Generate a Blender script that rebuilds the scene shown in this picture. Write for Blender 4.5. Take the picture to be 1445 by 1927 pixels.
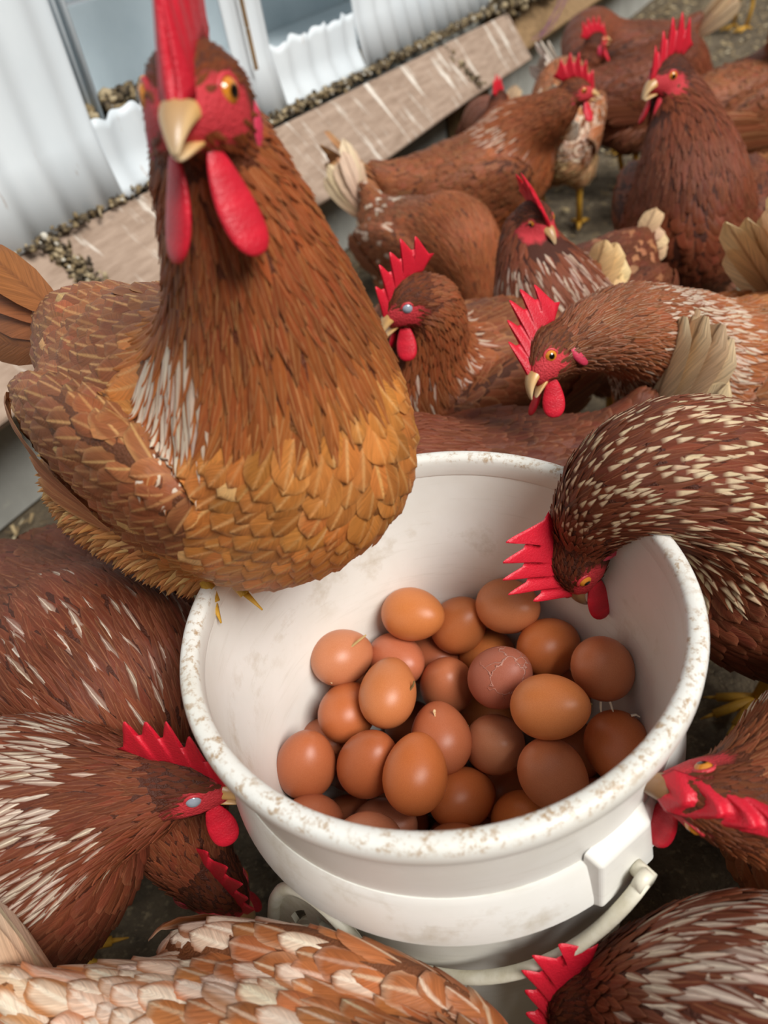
import bpy, math, random
import numpy as np
from mathutils import Vector, Matrix, kdtree

random.seed(7)
rng = np.random.default_rng(11)
scene = bpy.context.scene
col = scene.collection
for o in list(bpy.data.objects):
    bpy.data.objects.remove(o)

# ------------------------------------------------------------------ camera, sky, sun, exposure
CAM = np.array([-0.018, -0.312, 0.695])
PITCH, ROLL = math.radians(39.1), math.radians(-10.7)
FPX, IW, IH = 1447.0, 1445.0, 1927.0
_f = np.array([0, math.cos(PITCH), -math.sin(PITCH)])
_r = np.array([1.0, 0, 0])
_u = np.cross(_r, _f)
CR = math.cos(ROLL) * _r + math.sin(ROLL) * _u
CU = -math.sin(ROLL) * _r + math.cos(ROLL) * _u
CF = _f
cam_data = bpy.data.cameras.new('camera')
cam_data.sensor_fit = 'VERTICAL'
cam_data.sensor_height = 36.0
cam_data.sensor_width = 36.0 * IW / IH
cam_data.lens = 36.0 * FPX / IH
cam_data.clip_start = 0.02
cam_data.dof.use_dof = True
cam_data.dof.focus_distance = 0.50
cam_data.dof.aperture_fstop = 6.5
cam = bpy.data.objects.new('camera', cam_data)
mw = Matrix(((CR[0], CU[0], -CF[0], CAM[0]), (CR[1], CU[1], -CF[1], CAM[1]), (CR[2], CU[2], -CF[2], CAM[2]), (0, 0, 0, 1)))
cam.matrix_world = mw
col.objects.link(cam)
scene.camera = cam

world = bpy.data.worlds.new('overcast_sky')
scene.world = world
world.use_nodes = True
wb = world.node_tree.nodes['Background']
wb.inputs['Color'].default_value = (0.93, 0.97, 1.0, 1)
wb.inputs['Strength'].default_value = 0.40
sd = bpy.data.lights.new('soft_sun', 'SUN')
sd.energy = 4.1
sd.angle = math.radians(28)
sd.color = (1.0, 0.97, 0.93)
sun = bpy.data.objects.new('soft_sun', sd)
sun.rotation_euler = Vector((-0.42, 0.53, -0.73)).to_track_quat('-Z', 'Y').to_euler()
col.objects.link(sun)

scene.view_settings.view_transform = 'Standard'
scene.view_settings.look = 'None'
scene.view_settings.exposure = 0.0
scene.view_settings.gamma = 1.0
scene.view_settings.use_curve_mapping = False

# ------------------------------------------------------------------ helpers
def at(px, py, d):
    return CAM + d * (((px - IW / 2) / FPX) * CR - ((py - IH / 2) / FPX) * CU + CF)

def lin(c):
    c = np.asarray(c, float) / 255.0
    return np.where(c <= 0.04045, c / 12.92, ((c + 0.055) / 1.055) ** 2.4)

def nrm(v):
    v = np.asarray(v, float)
    return v / (np.linalg.norm(v) + 1e-12)

def tag(o, label=None, cat=None, group=None, kind=None):
    if label: o['label'] = label
    if cat: o['category'] = cat
    if group: o['group'] = group
    if kind: o['kind'] = kind
    return o

def empty(name, loc=(0, 0, 0), rz=0.0):
    o = bpy.data.objects.new(name, None)
    o.empty_display_size = 0.02
    o.location = loc
    o.rotation_euler = (0, 0, rz)
    col.objects.link(o)
    return o

def mesh_obj(name, verts, faces, mat=None, parent=None, smooth=True, attrs=None, uv=None):
    me = bpy.data.meshes.new(name)
    verts = np.asarray(verts, dtype=np.float32).reshape(-1, 3)
    if isinstance(faces, np.ndarray):
        k = faces.shape[1]
        me.vertices.add(len(verts))
        me.vertices.foreach_set('co', verts.ravel())
        me.loops.add(faces.size)
        me.loops.foreach_set('vertex_index', faces.ravel().astype(np.int32))
        me.polygons.add(len(faces))
        me.polygons.foreach_set('loop_start', np.arange(0, faces.size, k, dtype=np.int32))
        me.update(calc_edges=True)
    else:
        me.from_pydata([tuple(v) for v in verts], [], [tuple(f) for f in faces])
        me.update()
    if smooth:
        me.polygons.foreach_set('use_smooth', np.ones(len(me.polygons), dtype=bool))
    if attrs:
        for n, a in attrs.items():
            a = np.asarray(a, dtype=np.float32)
            if a.shape[1] == 3:
                a = np.concatenate([a, np.ones((len(a), 1), np.float32)], 1)
            at_ = me.attributes.new(n, 'FLOAT_COLOR', 'POINT')
            at_.data.foreach_set('color', a.ravel())
    if uv is not None:
        ul = me.uv_layers.new(name='uv')
        li = np.empty(len(me.loops), dtype=np.int32)
        me.loops.foreach_get('vertex_index', li)
        ul.data.foreach_set('uv', np.asarray(uv, dtype=np.float32)[li].ravel())
    if mat: me.materials.append(mat)
    o = bpy.data.objects.new(name, me)
    col.objects.link(o)
    if parent: o.parent = parent
    return o

class MB:
    """collects simple shapes into one mesh"""
    def __init__(self): self.v, self.f = [], []
    def add(self, vs, fs):
        b = len(self.v)
        self.v += [tuple(map(float, x)) for x in vs]
        self.f += [tuple(i + b for i in f) for f in fs]
    def box(self, c, h, ax=None, bevel=0.0):
        c = np.asarray(c, float); h = np.asarray(h, float)
        ax = np.eye(3) if ax is None else np.asarray(ax, float)
        if bevel <= 0:
            s = [(-1,-1,-1),(1,-1,-1),(1,1,-1),(-1,1,-1),(-1,-1,1),(1,-1,1),(1,1,1),(-1,1,1)]
            self.add([c + (np.array(q) * h) @ ax for q in s],
                     [(0,3,2,1),(4,5,6,7),(0,1,5,4),(1,2,6,5),(2,3,7,6),(3,0,4,7)])
            return
        b = bevel
        rings = []
        for z, ins in ((-h[2], b), (-h[2] + b, 0), (h[2] - b, 0), (h[2], b)):
            x, y = h[0] - ins, h[1] - ins
            cc = b if ins == 0 else b * 0.4
            rings.append([(-x + cc, -y, z), (x - cc, -y, z), (x, -y + cc, z), (x, y - cc, z), (x - cc, y, z), (-x + cc, y, z), (-x, y - cc, z), (-x, -y + cc, z)])
        vs = [c + np.array(q) @ ax for r in rings for q in r]
        fs = [tuple(range(7, -1, -1)), tuple(range(24, 32))]
        for k in range(3):
            for i in range(8):
                j = (i + 1) % 8
                fs.append((k * 8 + i, k * 8 + j, k * 8 + 8 + j, k * 8 + 8 + i))
        self.add(vs, fs)
    def tube(self, pts, rad, seg=8, flat=1.0, cap=True):
        pts = [np.asarray(p, float) for p in pts]
        n = len(pts)
        rad = np.broadcast_to(rad, n) if np.ndim(rad) == 0 else rad
        up = np.array([0.13, 0.21, 0.97])
        vs = []
        for i in range(n):
            t = nrm(pts[min(i + 1, n - 1)] - pts[max(i - 1, 0)])
            a = nrm(np.cross(t, up) if abs(t @ up) < 0.97 else np.cross(t, [1, 0, 0]))
            b = np.cross(a, t)
            for k in range(seg):
                w = 2 * math.pi * k / seg
                vs.append(pts[i] + rad[i] * (math.cos(w) * a + flat * math.sin(w) * b))
        fs = [(i * seg + k, i * seg + (k + 1) % seg, (i + 1) * seg + (k + 1) % seg, (i + 1) * seg + k) for i in range(n - 1) for k in range(seg)]
        if cap:
            fs += [tuple(range(seg - 1, -1, -1)), tuple(range((n - 1) * seg, n * seg))]
        self.add(vs, fs)
    def lathe(self, prof, seg=96, a0=0.0, a1=2 * math.pi, closed=True):
        n = len(prof)
        full = abs(a1 - a0 - 2 * math.pi) < 1e-6
        m = seg if full else seg + 1
        vs = []
        for k in range(m):
            w = a0 + (a1 - a0) * k / seg
            for r, z in prof:
                vs.append((r * math.cos(w), r * math.sin(w), z))
        fs = []
        for k in range(seg):
            k2 = (k + 1) % m
            for i in range(n - 1 + (1 if closed else 0)):
                j = (i + 1) % n
                fs.append((k * n + i, k2 * n + i, k2 * n + j, k * n + j))
        self.add(vs, fs)
    def build(self, name, mat, parent=None, smooth=False, **kw):
        return mesh_obj(name, self.v, self.f, mat, parent, smooth, **kw)

# ------------------------------------------------------------------ materials
def new_mat(name):
    m = bpy.data.materials.new(name)
    m.use_nodes = True
    nt = m.node_tree
    return m, nt, nt.nodes['Principled BSDF']

def N(nt, typ, **kw):
    n = nt.nodes.new(typ)
    for k, v in kw.items():
        if k in n.inputs: n.inputs[k].default_value = v
        else: setattr(n, k, v)
    return n

def mixc(nt, fac, a, b, blend='MIX'):
    n = nt.nodes.new('ShaderNodeMix')
    n.data_type = 'RGBA'
    n.blend_type = blend
    for s, v in ((n.inputs[0], fac), (n.inputs[6], a), (n.inputs[7], b)):
        if hasattr(v, 'is_output'): nt.links.new(v, s)
        elif np.ndim(v) == 0: s.default_value = v
        else: s.default_value = tuple(v)[:3] + (1,)
    return n.outputs[2]

def ramp(nt, src, lo, hi):
    n = nt.nodes.new('ShaderNodeMapRange')
    n.inputs['From Min'].default_value = lo
    n.inputs['From Max'].default_value = hi
    nt.links.new(src, n.inputs['Value'])
    return n.outputs[0]

def math_n(nt, op, a, b=None):
    n = nt.nodes.new('ShaderNodeMath')
    n.operation = op
    for i, v in enumerate((a, b)):
        if v is None: continue
        if hasattr(v, 'is_output'): nt.links.new(v, n.inputs[i])
        else: n.inputs[i].default_value = v
    return n.outputs[0]

def noise(nt, scale, detail=4, vec=None, rough=0.55):
    n = N(nt, 'ShaderNodeTexNoise', Scale=scale, Detail=detail, Roughness=rough)
    if vec is not None: nt.links.new(vec, n.inputs['Vector'])
    return n.outputs['Fac']

def objco(nt, scale=None):
    tc = nt.nodes.new('ShaderNodeTexCoord')
    out = tc.outputs['Object']
    if scale:
        mp = nt.nodes.new('ShaderNodeMapping')
        mp.inputs['Scale'].default_value = scale
        nt.links.new(out, mp.inputs['Vector'])
        out = mp.outputs[0]
    return out

def bump(nt, bsdf, h, strength=0.3, dist=0.002):
    b = N(nt, 'ShaderNodeBump', Strength=strength, Distance=dist)
    nt.links.new(h, b.inputs['Height'])
    nt.links.new(b.outputs[0], bsdf.inputs['Normal'])

def mat_feather():
    m, nt, b = new_mat('feather')
    A = lambda n: N(nt, 'ShaderNodeAttribute', attribute_name=n)
    ca, cb, pr = A('ca'), A('cb'), A('pr')
    uv = N(nt, 'ShaderNodeUVMap', uv_map='uv')
    sx = nt.nodes.new('ShaderNodeSeparateXYZ'); nt.links.new(uv.outputs[0], sx.inputs[0])
    sp = nt.nodes.new('ShaderNodeSeparateColor'); nt.links.new(pr.outputs['Color'], sp.inputs[0])
    u, v = sx.outputs[0], sx.outputs[1]
    au = math_n(nt, 'ABSOLUTE', math_n(nt, 'SUBTRACT', u, 0.5))
    shaft = ramp(nt, au, 0.075, 0.02)
    edge_u = ramp(nt, au, 0.30, 0.47)
    edge_v = ramp(nt, v, 0.84, 0.98)
    edge = math_n(nt, 'MAXIMUM', edge_u, edge_v)
    cen = math_n(nt, 'MULTIPLY', ramp(nt, au, 0.36, 0.20), ramp(nt, v, 0.98, 0.88))
    # barbs: fine lines running out and forward from the shaft
    cx = nt.nodes.new('ShaderNodeCombineXYZ')
    nt.links.new(math_n(nt, 'MULTIPLY', math_n(nt, 'SUBTRACT', v, math_n(nt, 'MULTIPLY', au, 0.9)), 26.0), cx.inputs[0])
    nt.links.new(math_n(nt, 'MULTIPLY', u, 2.0), cx.inputs[1])
    nt.links.new(math_n(nt, 'MULTIPLY', pr.outputs['Alpha'], 50.0), cx.inputs[2])
    barb = noise(nt, 1.0, 3, cx.outputs[0], 0.7)
    dot = math_n(nt, 'MULTIPLY', ramp(nt, au, 0.40, 0.22), math_n(nt, 'MULTIPLY', ramp(nt, v, 0.60, 0.72), ramp(nt, v, 0.99, 0.93)))
    isd = math_n(nt, 'GREATER_THAN', sp.outputs[0], 1.5)
    fac = math_n(nt, 'MULTIPLY', math_n(nt, 'MULTIPLY', shaft, sp.outputs[0]), math_n(nt, 'SUBTRACT', 1.0, isd))
    fac = math_n(nt, 'ADD', fac, math_n(nt, 'MULTIPLY', dot, isd))
    fac = math_n(nt, 'ADD', fac, math_n(nt, 'MULTIPLY', edge, sp.outputs[1]))
    fac = math_n(nt, 'ADD', fac, math_n(nt, 'MULTIPLY', cen, sp.outputs[2]))
    cl = nt.nodes.new('ShaderNodeClamp'); nt.links.new(fac, cl.inputs[0])
    c = mixc(nt, cl.outputs[0], ca.outputs['Color'], cb.outputs['Color'])
    k = nt.nodes.new('ShaderNodeMapRange')
    k.inputs['From Min'].default_value = 0.3; k.inputs['From Max'].default_value = 0.7
    k.inputs['To Min'].default_value = 0.72; k.inputs['To Max'].default_value = 1.22
    nt.links.new(barb, k.inputs['Value'])
    vm = nt.nodes.new('ShaderNodeVectorMath'); vm.operation = 'SCALE'
    nt.links.new(c, vm.inputs[0]); nt.links.new(k.outputs[0], vm.inputs['Scale'])
    nt.links.new(vm.outputs[0], b.inputs['Base Color'])
    b.inputs['Roughness'].default_value = 0.46
    b.inputs['Specular IOR Level'].default_value = 0.28
    bump(nt, b, barb, 0.45, 0.0012)
    # thin vanes let some light through
    tr = nt.nodes.new('ShaderNodeBsdfTranslucent'); nt.links.new(vm.outputs[0], tr.inputs['Color'])
    ms = nt.nodes.new('ShaderNodeMixShader'); ms.inputs[0].default_value = 0.22
    nt.links.new(b.outputs[0], ms.inputs[1]); nt.links.new(tr.outputs[0], ms.inputs[2])
    nt.links.new(ms.outputs[0], nt.nodes['Material Output'].inputs['Surface'])
    return m

def mat_attr(name, rough=0.5, spec=0.4, bscale=0, bstr=0.3, bdist=0.001, sss=0.0, var=0.0):
    m, nt, b = new_mat(name)
    a = N(nt, 'ShaderNodeAttribute', attribute_name='ca')
    c = a.outputs['Color']
    co = objco(nt)
    if var:
        c = mixc(nt, math_n(nt, 'MULTIPLY', noise(nt, 220, 4, co), var), c, mixc(nt, 1.0, c, (0.45, 0.4, 0.4), 'MULTIPLY'))
    nt.links.new(c, b.inputs['Base Color'])
    b.inputs['Roughness'].default_value = rough
    b.inputs['Specular IOR Level'].default_value = spec
    if sss:
        b.inputs['Subsurface Weight'].default_value = sss
        b.inputs['Subsurface Radius'].default_value = (0.006, 0.002, 0.002)
        b.inputs['Subsurface Scale'].default_value = 0.5
    if bscale: bump(nt, b, noise(nt, bscale, 3, co), bstr, bdist)
    return m

M_FEATHER = mat_feather()
M_SKIN = mat_attr('hen_skin', 0.55, 0.3, 620, 0.9, 0.0016, 0, 0.35)
M_FLESH = mat_attr('red_flesh', 0.42, 0.5, 700, 0.55, 0.0009, 0.12, 0.35)
M_BEAK = mat_attr('beak_horn', 0.32, 0.5, 500, 0.15, 0.0005)
M_EYE = mat_attr('eye', 0.06, 0.8)
M_LEG = mat_attr('yellow_scale', 0.5, 0.4, 600, 0.6, 0.001, 0, 0.3)

def mat_bucket():
    m, nt, b = new_mat('white_plastic')
    co = objco(nt)
    n1 = noise(nt, 9, 5, co)
    n2 = noise(nt, 210, 6, co, 0.72)
    sxyz = nt.nodes.new('ShaderNodeSeparateXYZ'); nt.links.new(co, sxyz.inputs[0])
    z = sxyz.outputs[2]
    base = mixc(nt, ramp(nt, n1, 0.35, 0.7), lin((236, 236, 231)), lin((222, 220, 210)))
    # worn grubby rim: brown specks in the scratched top bead
    rimz = math_n(nt, 'MULTIPLY', ramp(nt, z, 0.3645, 0.368), ramp(nt, noise(nt, 22, 4, co), 0.36, 0.52))
    specks = math_n(nt, 'MULTIPLY', rimz, ramp(nt, n2, 0.50, 0.62))
    c = mixc(nt, math_n(nt, 'MULTIPLY', specks, 0.85), base, lin((168, 134, 92)))
    # grime on the flange ledge and in the lower wall
    led = math_n(nt, 'MULTIPLY', ramp(nt, z, 0.318, 0.300), ramp(nt, z, 0.255, 0.275))
    n3 = noise(nt, 34, 6, co, 0.65)
    g = math_n(nt, 'MULTIPLY', led, math_n(nt, 'MULTIPLY', ramp(nt, n3, 0.52, 0.75), 0.55))
    c = mixc(nt, g, c, lin((170, 152, 118)))
    sc = noise(nt, 1.0, 4, objco(nt, (20, 20, 260)), 0.6)
    c = mixc(nt, math_n(nt, 'MULTIPLY', ramp(nt, sc, 0.58, 0.75), 0.22), c, lin((176, 168, 148)))
    nt.links.new(c, b.inputs['Base Color'])
    b.inputs['Roughness'].default_value = 0.36
    b.inputs['Specular IOR Level'].default_value = 0.45
    bump(nt, b, n2, 0.12, 0.0006)
    return m

def mat_egg():
    m, nt, b = new_mat('egg_shell')
    oi = nt.nodes.new('ShaderNodeObjectInfo')
    co = objco(nt)
    n1 = noise(nt, 40, 4, co)
    n2 = noise(nt, 420, 3, co, 0.6)
    c = mixc(nt, ramp(nt, n1, 0.3, 0.75), oi.outputs['Color'], mixc(nt, 1.0, oi.outputs['Color'], (0.86, 0.74, 0.66), 'MULTIPLY'))
    c = mixc(nt, math_n(nt, 'MULTIPLY', ramp(nt, n2, 0.63, 0.74), 0.35), c, lin((112, 52, 22)))
    nt.links.new(c, b.inputs['Base Color'])
    b.inputs['Roughness'].default_value = 0.36
    b.inputs['Specular IOR Level'].default_value = 0.42
    bump(nt, b, noise(nt, 900, 2, co), 0.10, 0.0005)
    return m

def mat_noise(name, c1, c2, scale, rough=0.8, stretch=None, b_s=0.3, b_d=0.003, lo=0.35, hi=0.65, c3=None, s3=60, lo3=0.6, hi3=0.7, f3=0.8, st3=None):
    m, nt, b = new_mat(name)
    co = objco(nt, stretch)
    n1 = noise(nt, scale, 6, co, 0.65)
    c = mixc(nt, ramp(nt, n1, lo, hi), lin(c1), lin(c2))
    if c3 is not None:
        n3 = noise(nt, s3, 5, objco(nt, st3), 0.65)
        c = mixc(nt, math_n(nt, 'MULTIPLY', ramp(nt, n3, lo3, hi3), f3), c, lin(c3))
    nt.links.new(c, b.inputs['Base Color'])
    b.inputs['Roughness'].default_value = rough
    bump(nt, b, n1, b_s, b_d)
    return m

M_BUCKET = mat_bucket()
M_EGG = mat_egg()
M_HANDLE = mat_noise('cream_plastic', (226, 222, 204), (196, 188, 160), 60, 0.4, None, 0.1, 0.0005, 0.4, 0.75)
M_LITTER = mat_noise('litter', (118, 104, 82), (70, 60, 47), 26, 0.95, None, 0.9, 0.02, 0.3, 0.7, (150, 134, 104), 120, 0.55, 0.68, 0.7)
M_CHIP = mat_attr('straw_chips', 0.85, 0.2)
M_WALL = mat_noise('painted_iron', (222, 229, 232), (206, 215, 220), 5, 0.42, (1, 1, 0.35), 0.08, 0.002, 0.3, 0.7, (150, 112, 74), 55, 0.66, 0.74, 0.6, (1, 1, 0.18))
M_PANEL = mat_noise('pale_panel', (196, 206, 210), (182, 194, 199), 4, 0.5, None, 0.05, 0.002)
M_PLANK = mat_noise('weathered_board', (172, 150, 132), (134, 112, 94), 14, 0.85, (1, 6, 6), 0.35, 0.002, 0.3, 0.7, (232, 226, 214), 9, 0.56, 0.66, 0.85, (3.2, 0.55, 0.55))
M_PLANKEDGE = mat_noise('worn_board_edge', (150, 136, 122), (120, 108, 98), 20, 0.85)
M_CONCRETE = mat_noise('concrete_footing', (168, 168, 162), (140, 140, 132), 8, 0.9, (1, 1, 0.5), 0.3, 0.003, 0.3, 0.7, (190, 186, 172), 20, 0.58, 0.7, 0.6)
M_POST = mat_noise('timber_post', (152, 122, 84), (118, 92, 62), 10, 0.85, (6, 6, 1))
M_DEBRIS = mat_attr('dry_droppings', 0.95, 0.15)
M_WIRE = mat_noise('baling_twine', (150, 96, 110), (98, 66, 84), 60, 0.7)

# ------------------------------------------------------------------ setting: floor, wall, ledge
AZ = math.radians(34.3)
WU = np.array([math.sin(AZ), math.cos(AZ), 0.0])      # along the wall, away from camera
WN = np.array([math.cos(AZ), -math.sin(AZ), 0.0])     # out of the wall, into the shed
NW = -0.895                                           # wall plane
def wp(u, n, z): return u * WU + n * WN + np.array([0, 0, z])

def make_floor():
    n = 150
    xs = np.linspace(-1.9, 6.5, n); ys = np.linspace(-1.2, 7.5, n)
    X, Y = np.meshgrid(xs, ys, indexing='ij')
    Z = 0.006 * np.sin(X * 7.1 + 1.3 * np.sin(Y * 5)) * np.sin(Y * 6.3) - 0.008
    v = np.stack([X, Y, Z], -1).reshape(-1, 3)
    i = np.arange(n * n).reshape(n, n)
    f = np.stack([i[:-1, :-1], i[1:, :-1], i[1:, 1:], i[:-1, 1:]], -1).reshape(-1, 4)
    o = mesh_obj('floor', v, f, M_LITTER)
    tag(o, 'dry litter floor of straw, shavings and droppings', kind='structure')
make_floor()

def make_chips(n=26000):
    # loose straw and shavings, denser where the camera sees open floor
    c = np.stack([rng.uniform(-1.3, 4.2, n), rng.uniform(0.3, 6.2, n)], 1)
    k = (c @ WN[:2] > NW + 0.02) & (c @ WU[:2] < 6.5) & (c[:, 1] > 0.75 * c[:, 0] - 0.5)
    c = c[k]; m = len(c)
    L = rng.uniform(0.004, 0.018, m) * (1 + 0.25 * c[:, 1]); W = rng.uniform(0.002, 0.006, m) * (1 + 0.25 * c[:, 1])
    a = rng.uniform(0, 2 * np.pi, m); tl = rng.normal(0, 0.28, m)
    d = np.stack([np.cos(a) * np.cos(tl), np.sin(a) * np.cos(tl), np.sin(tl)], 1)
    s = np.stack([-np.sin(a), np.cos(a), rng.normal(0, 0.3, m)], 1)
    o0 = np.concatenate([c, rng.uniform(0.0, 0.008, (m, 1)) + 0.5 * L[:, None] * np.abs(np.sin(tl))[:, None]], 1)
    up = np.array([0, 0, 1.0])
    V = np.stack([o0 - d * L[:, None] / 2 - s * W[:, None] / 2, o0 + d * L[:, None] / 2 - s * W[:, None] * .3,
                  o0 + d * L[:, None] / 2 + s * W[:, None] * .3, o0 - d * L[:, None] / 2 + s * W[:, None] / 2,
                  o0 + up * W[:, None] * .5], 1)
    f0 = np.array([[0, 1, 4], [1, 2, 4], [2, 3, 4], [3, 0, 4]])
    F = (f0[None] + 5 * np.arange(m)[:, None, None]).reshape(-1, 3)
    pal = np.array([lin(x) for x in ((176, 156, 118), (140, 120, 88), (98, 84, 64), (70, 60, 48), (196, 182, 150))])
    ci = rng.choice(5, m, p=[.22, .26, .26, .18, .08])
    C = np.repeat(pal[ci] * rng.uniform(.8, 1.15, (m, 1)), 5, 0)
    o = mesh_obj('loose_litter', V.reshape(-1, 3), F, M_CHIP, smooth=False, attrs={'ca': C})
    tag(o, 'loose straw, shavings and droppings scattered over the floor', 'litter', kind='stuff')
make_chips()

HOLES = [(0.664, 1.045, 0.470, 0.95), (1.178, 1.505, 0.470, 0.95)]
def make_wall():
    u0, u1, du, ztop, zbot = -0.6, 7.0, 0.00633, 1.15, 0.352
    us = np.arange(u0, u1, du)
    nz = 9
    def prof(u, z):
        flare = 0.05 * max(0.0, 0.40 - z) / 0.05 * 0.35
        return NW + 0.005 * math.cos(2 * math.pi * u / 0.076) + 0.012 + flare
    mb = MB()
    hole_of = lambda u: next((h for h in HOLES if h[0] <= u < h[1]), None)
    jag = lambda u: 0.004 * math.sin(u * 61) + 0.003 * math.sin(u * 151)
    # strips of the sheet: each vertical strip has one or two spans
    for a, b in zip(us[:-1], us[1:]):
        h = hole_of((a + b) / 2)
        spans = [(zbot, ztop)] if h is None else [(zbot, None), (h[3], ztop)]
        for s0, s1 in spans:
            zs = [None] * nz
            row = []
            for uu in (a, b):
                e1 = s1 if s1 is not None else h[2] + jag(uu)
                zl = np.linspace(s0, e1, nz)
                row.append([wp(uu, prof(uu, z), z) for z in zl])
            vs = row[0] + row[1]
            mb.add(vs, [(i, i + nz, i + nz + 1, i + 1) for i in range(nz - 1)])
    o = mb.build('wall_left', M_WALL, smooth=True)
    import bmesh
    bm = bmesh.new(); bm.from_mesh(o.data)
    bmesh.ops.remove_doubles(bm, verts=bm.verts, dist=0.0004)
    bm.to_mesh(o.data); bm.free()
    md = o.modifiers.new('sheet_thickness', 'SOLIDIFY'); md.thickness = 0.0022; md.offset = -1
    tag(o, 'white corrugated iron wall with two rough cut openings', kind='structure')
    # seam flashing between the openings
    f = MB()
    for k in range(9):
        z = 0.48 + k * 0.07
        f.box(wp(1.095, NW + 0.026, z), (0.0028, 0.0030, 0.0345), np.array([WU, WN, [0, 0, 1]]))
    tag(f.build('trim_3', M_POST), 'rusty seam strip running down the iron wall between the openings', kind='structure')
    # room seen through the openings
    back = empty('wall_inner', wp(0, NW - 0.42, 0)); tag(back, 'pale panelled inner wall behind the openings', kind='structure')
    k = 0
    for i, (a, b) in enumerate(((0.0, 0.62), (0.63, 1.42), (1.43, 2.2), (2.21, 3.0))):
        for z0, z1 in ((0.30, 0.585), (0.59, 0.86), (0.865, 1.2)):
            m = MB()
            m.box(((a + b) / 2 * WU + np.array([0, 0, (z0 + z1) / 2])), ((b - a) / 2, 0.008, (z1 - z0) / 2), np.array([WU, WN, [0, 0, 1]]), 0.003)
            m.build('panel', M_PANEL, back)
    sh = MB(); sh.box(wp(1.2, NW - 0.21, 0.40), (1.8, 0.20, 0.012), np.array([WU, WN, [0, 0, 1]]), 0.003)
    tag(sh.build('trim_1', M_PANEL), 'pale shelf floor inside the openings', kind='structure')
    # corrugated cross partition inside the first opening
    pm = MB()
    for j in range(26):
        n0, n1 = NW - 0.02 - j * 0.015, NW - 0.035 - j * 0.015
        g = lambda q: 0.655 + 0.06 + 0.008 * math.cos(2 * math.pi * q / 0.076) + 0.20 * (NW - q) 
        pm.add([wp(g(n0), n0, 0.41), wp(g(n1), n1, 0.41), wp(g(n1), n1, 1.1), wp(g(n0), n0, 1.1)], [(0, 1, 2, 3)])
    pw = pm.build('wall_partition', M_WALL, smooth=True)
    md = pw.modifiers.new('sheet_thickness', 'SOLIDIFY'); md.thickness = 0.003
    tag(pw, 'white corrugated partition inside the nearer opening', kind='structure')
make_wall()

def make_footing():
    m = MB()
    for a, b in ((-0.8, 0.9), (0.905, 2.6), (2.605, 4.4), (4.405, 7.0)):
        m.box(wp((a + b) / 2, NW - 0.06, 0.155), ((b - a) / 2, 0.06, 0.165), np.array([WU, WN, [0, 0, 1]]), 0.006)
    tag(m.build('trim_2', M_CONCRETE), 'grey concrete footing under the iron wall', kind='structure')
    p = MB()
    p.box(wp(2.02, NW + 0.055, 0.13), (0.05, 0.05, 0.15), np.array([WU, WN, [0, 0, 1]]), 0.006)
    tag(p.build('timber_post', M_POST), 'short square timber post propping the sloping ledge board', 'post')
make_footing()

def board(name, label, u0, u1, top, bot, thick, mat, parent=None):
    """a sloping board; top / bot are (n, z) pairs at each end"""
    (nt0, zt0), (nt1, zt1) = top; (nb0, zb0), (nb1, zb1) = bot
    k = 24
    V = []
    for i in range(k + 1):
        t = i / k; u = u0 + (u1 - u0) * t
        T = wp(u + 0.004 * math.sin(9 * t), nt0 + (nt1 - nt0) * t, zt0 + (zt1 - zt0) * t)
        B = wp(u + 0.004 * math.sin(7 * t), nb0 + (nb1 - nb0) * t, zb0 + (zb1 - zb0) * t + 0.0025 * math.sin(11 * t))
        d = nrm(T - B); q = nrm(np.cross(d, WU)); q = q if q[2] < 0 else -q
        e = 0.003
        for P in (T - d * e, T + q * e, T + q * (thick - e), T - d * e + q * thick, B + d * e + q * thick, B + q * (thick - e), B + q * e, B + d * e):
            V.append(P)
    F = []
    for i in range(k):
        for j in range(8):
            F.append((i * 8 + j, i * 8 + (j + 1) % 8, (i + 1) * 8 + (j + 1) % 8, (i + 1) * 8 + j))
    F += [tuple(range(8)), tuple(range(k * 8 + 7, k * 8 - 1, -1))]
    V = np.array(V)
    # object frame follows the board so that streaks run down its slope
    d = nrm(wp(0, nt0, zt0) - wp(0, nb0, zb0)); q = nrm(np.cross(WU, d))
    fr = Matrix(((WU[0], d[0], q[0], 0), (WU[1], d[1], q[1], 0), (WU[2], d[2], q[2], 0), (0, 0, 0, 1)))
    fr.translation = Vector(wp(u0, nb0, zb0))
    inv = np.array(fr.inverted())
    Vl = V @ inv[:3, :3].T + inv[:3, 3]
    o = mesh_obj(name, Vl, F, mat, smooth=False)
    o.matrix_world = fr
    tag(o, label, 'board')
    return o

board('ledge_board', 'short weathered ledge board at left, beside the dark joint', -0.30, 0.475, ((-0.872, 0.350), (-0.872, 0.350)), ((-0.735, 0.222), (-0.735, 0.222)), 0.022, M_PLANK)
board('ledge_board', 'long sloping ledge board streaked with white droppings behind the hens', 0.505, 2.26, ((-0.872, 0.350), (-0.800, 0.335)), ((-0.735, 0.222), (-0.728, 0.214)), 0.022, M_PLANK)
board('ledge_board', 'far ledge board heaped with dry dirt beyond the streaked board', 2.30, 6.2, ((-0.872, 0.325), (-0.872, 0.325)), ((-0.775, 0.220), (-0.775, 0.220)), 0.030, M_POST)

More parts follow.
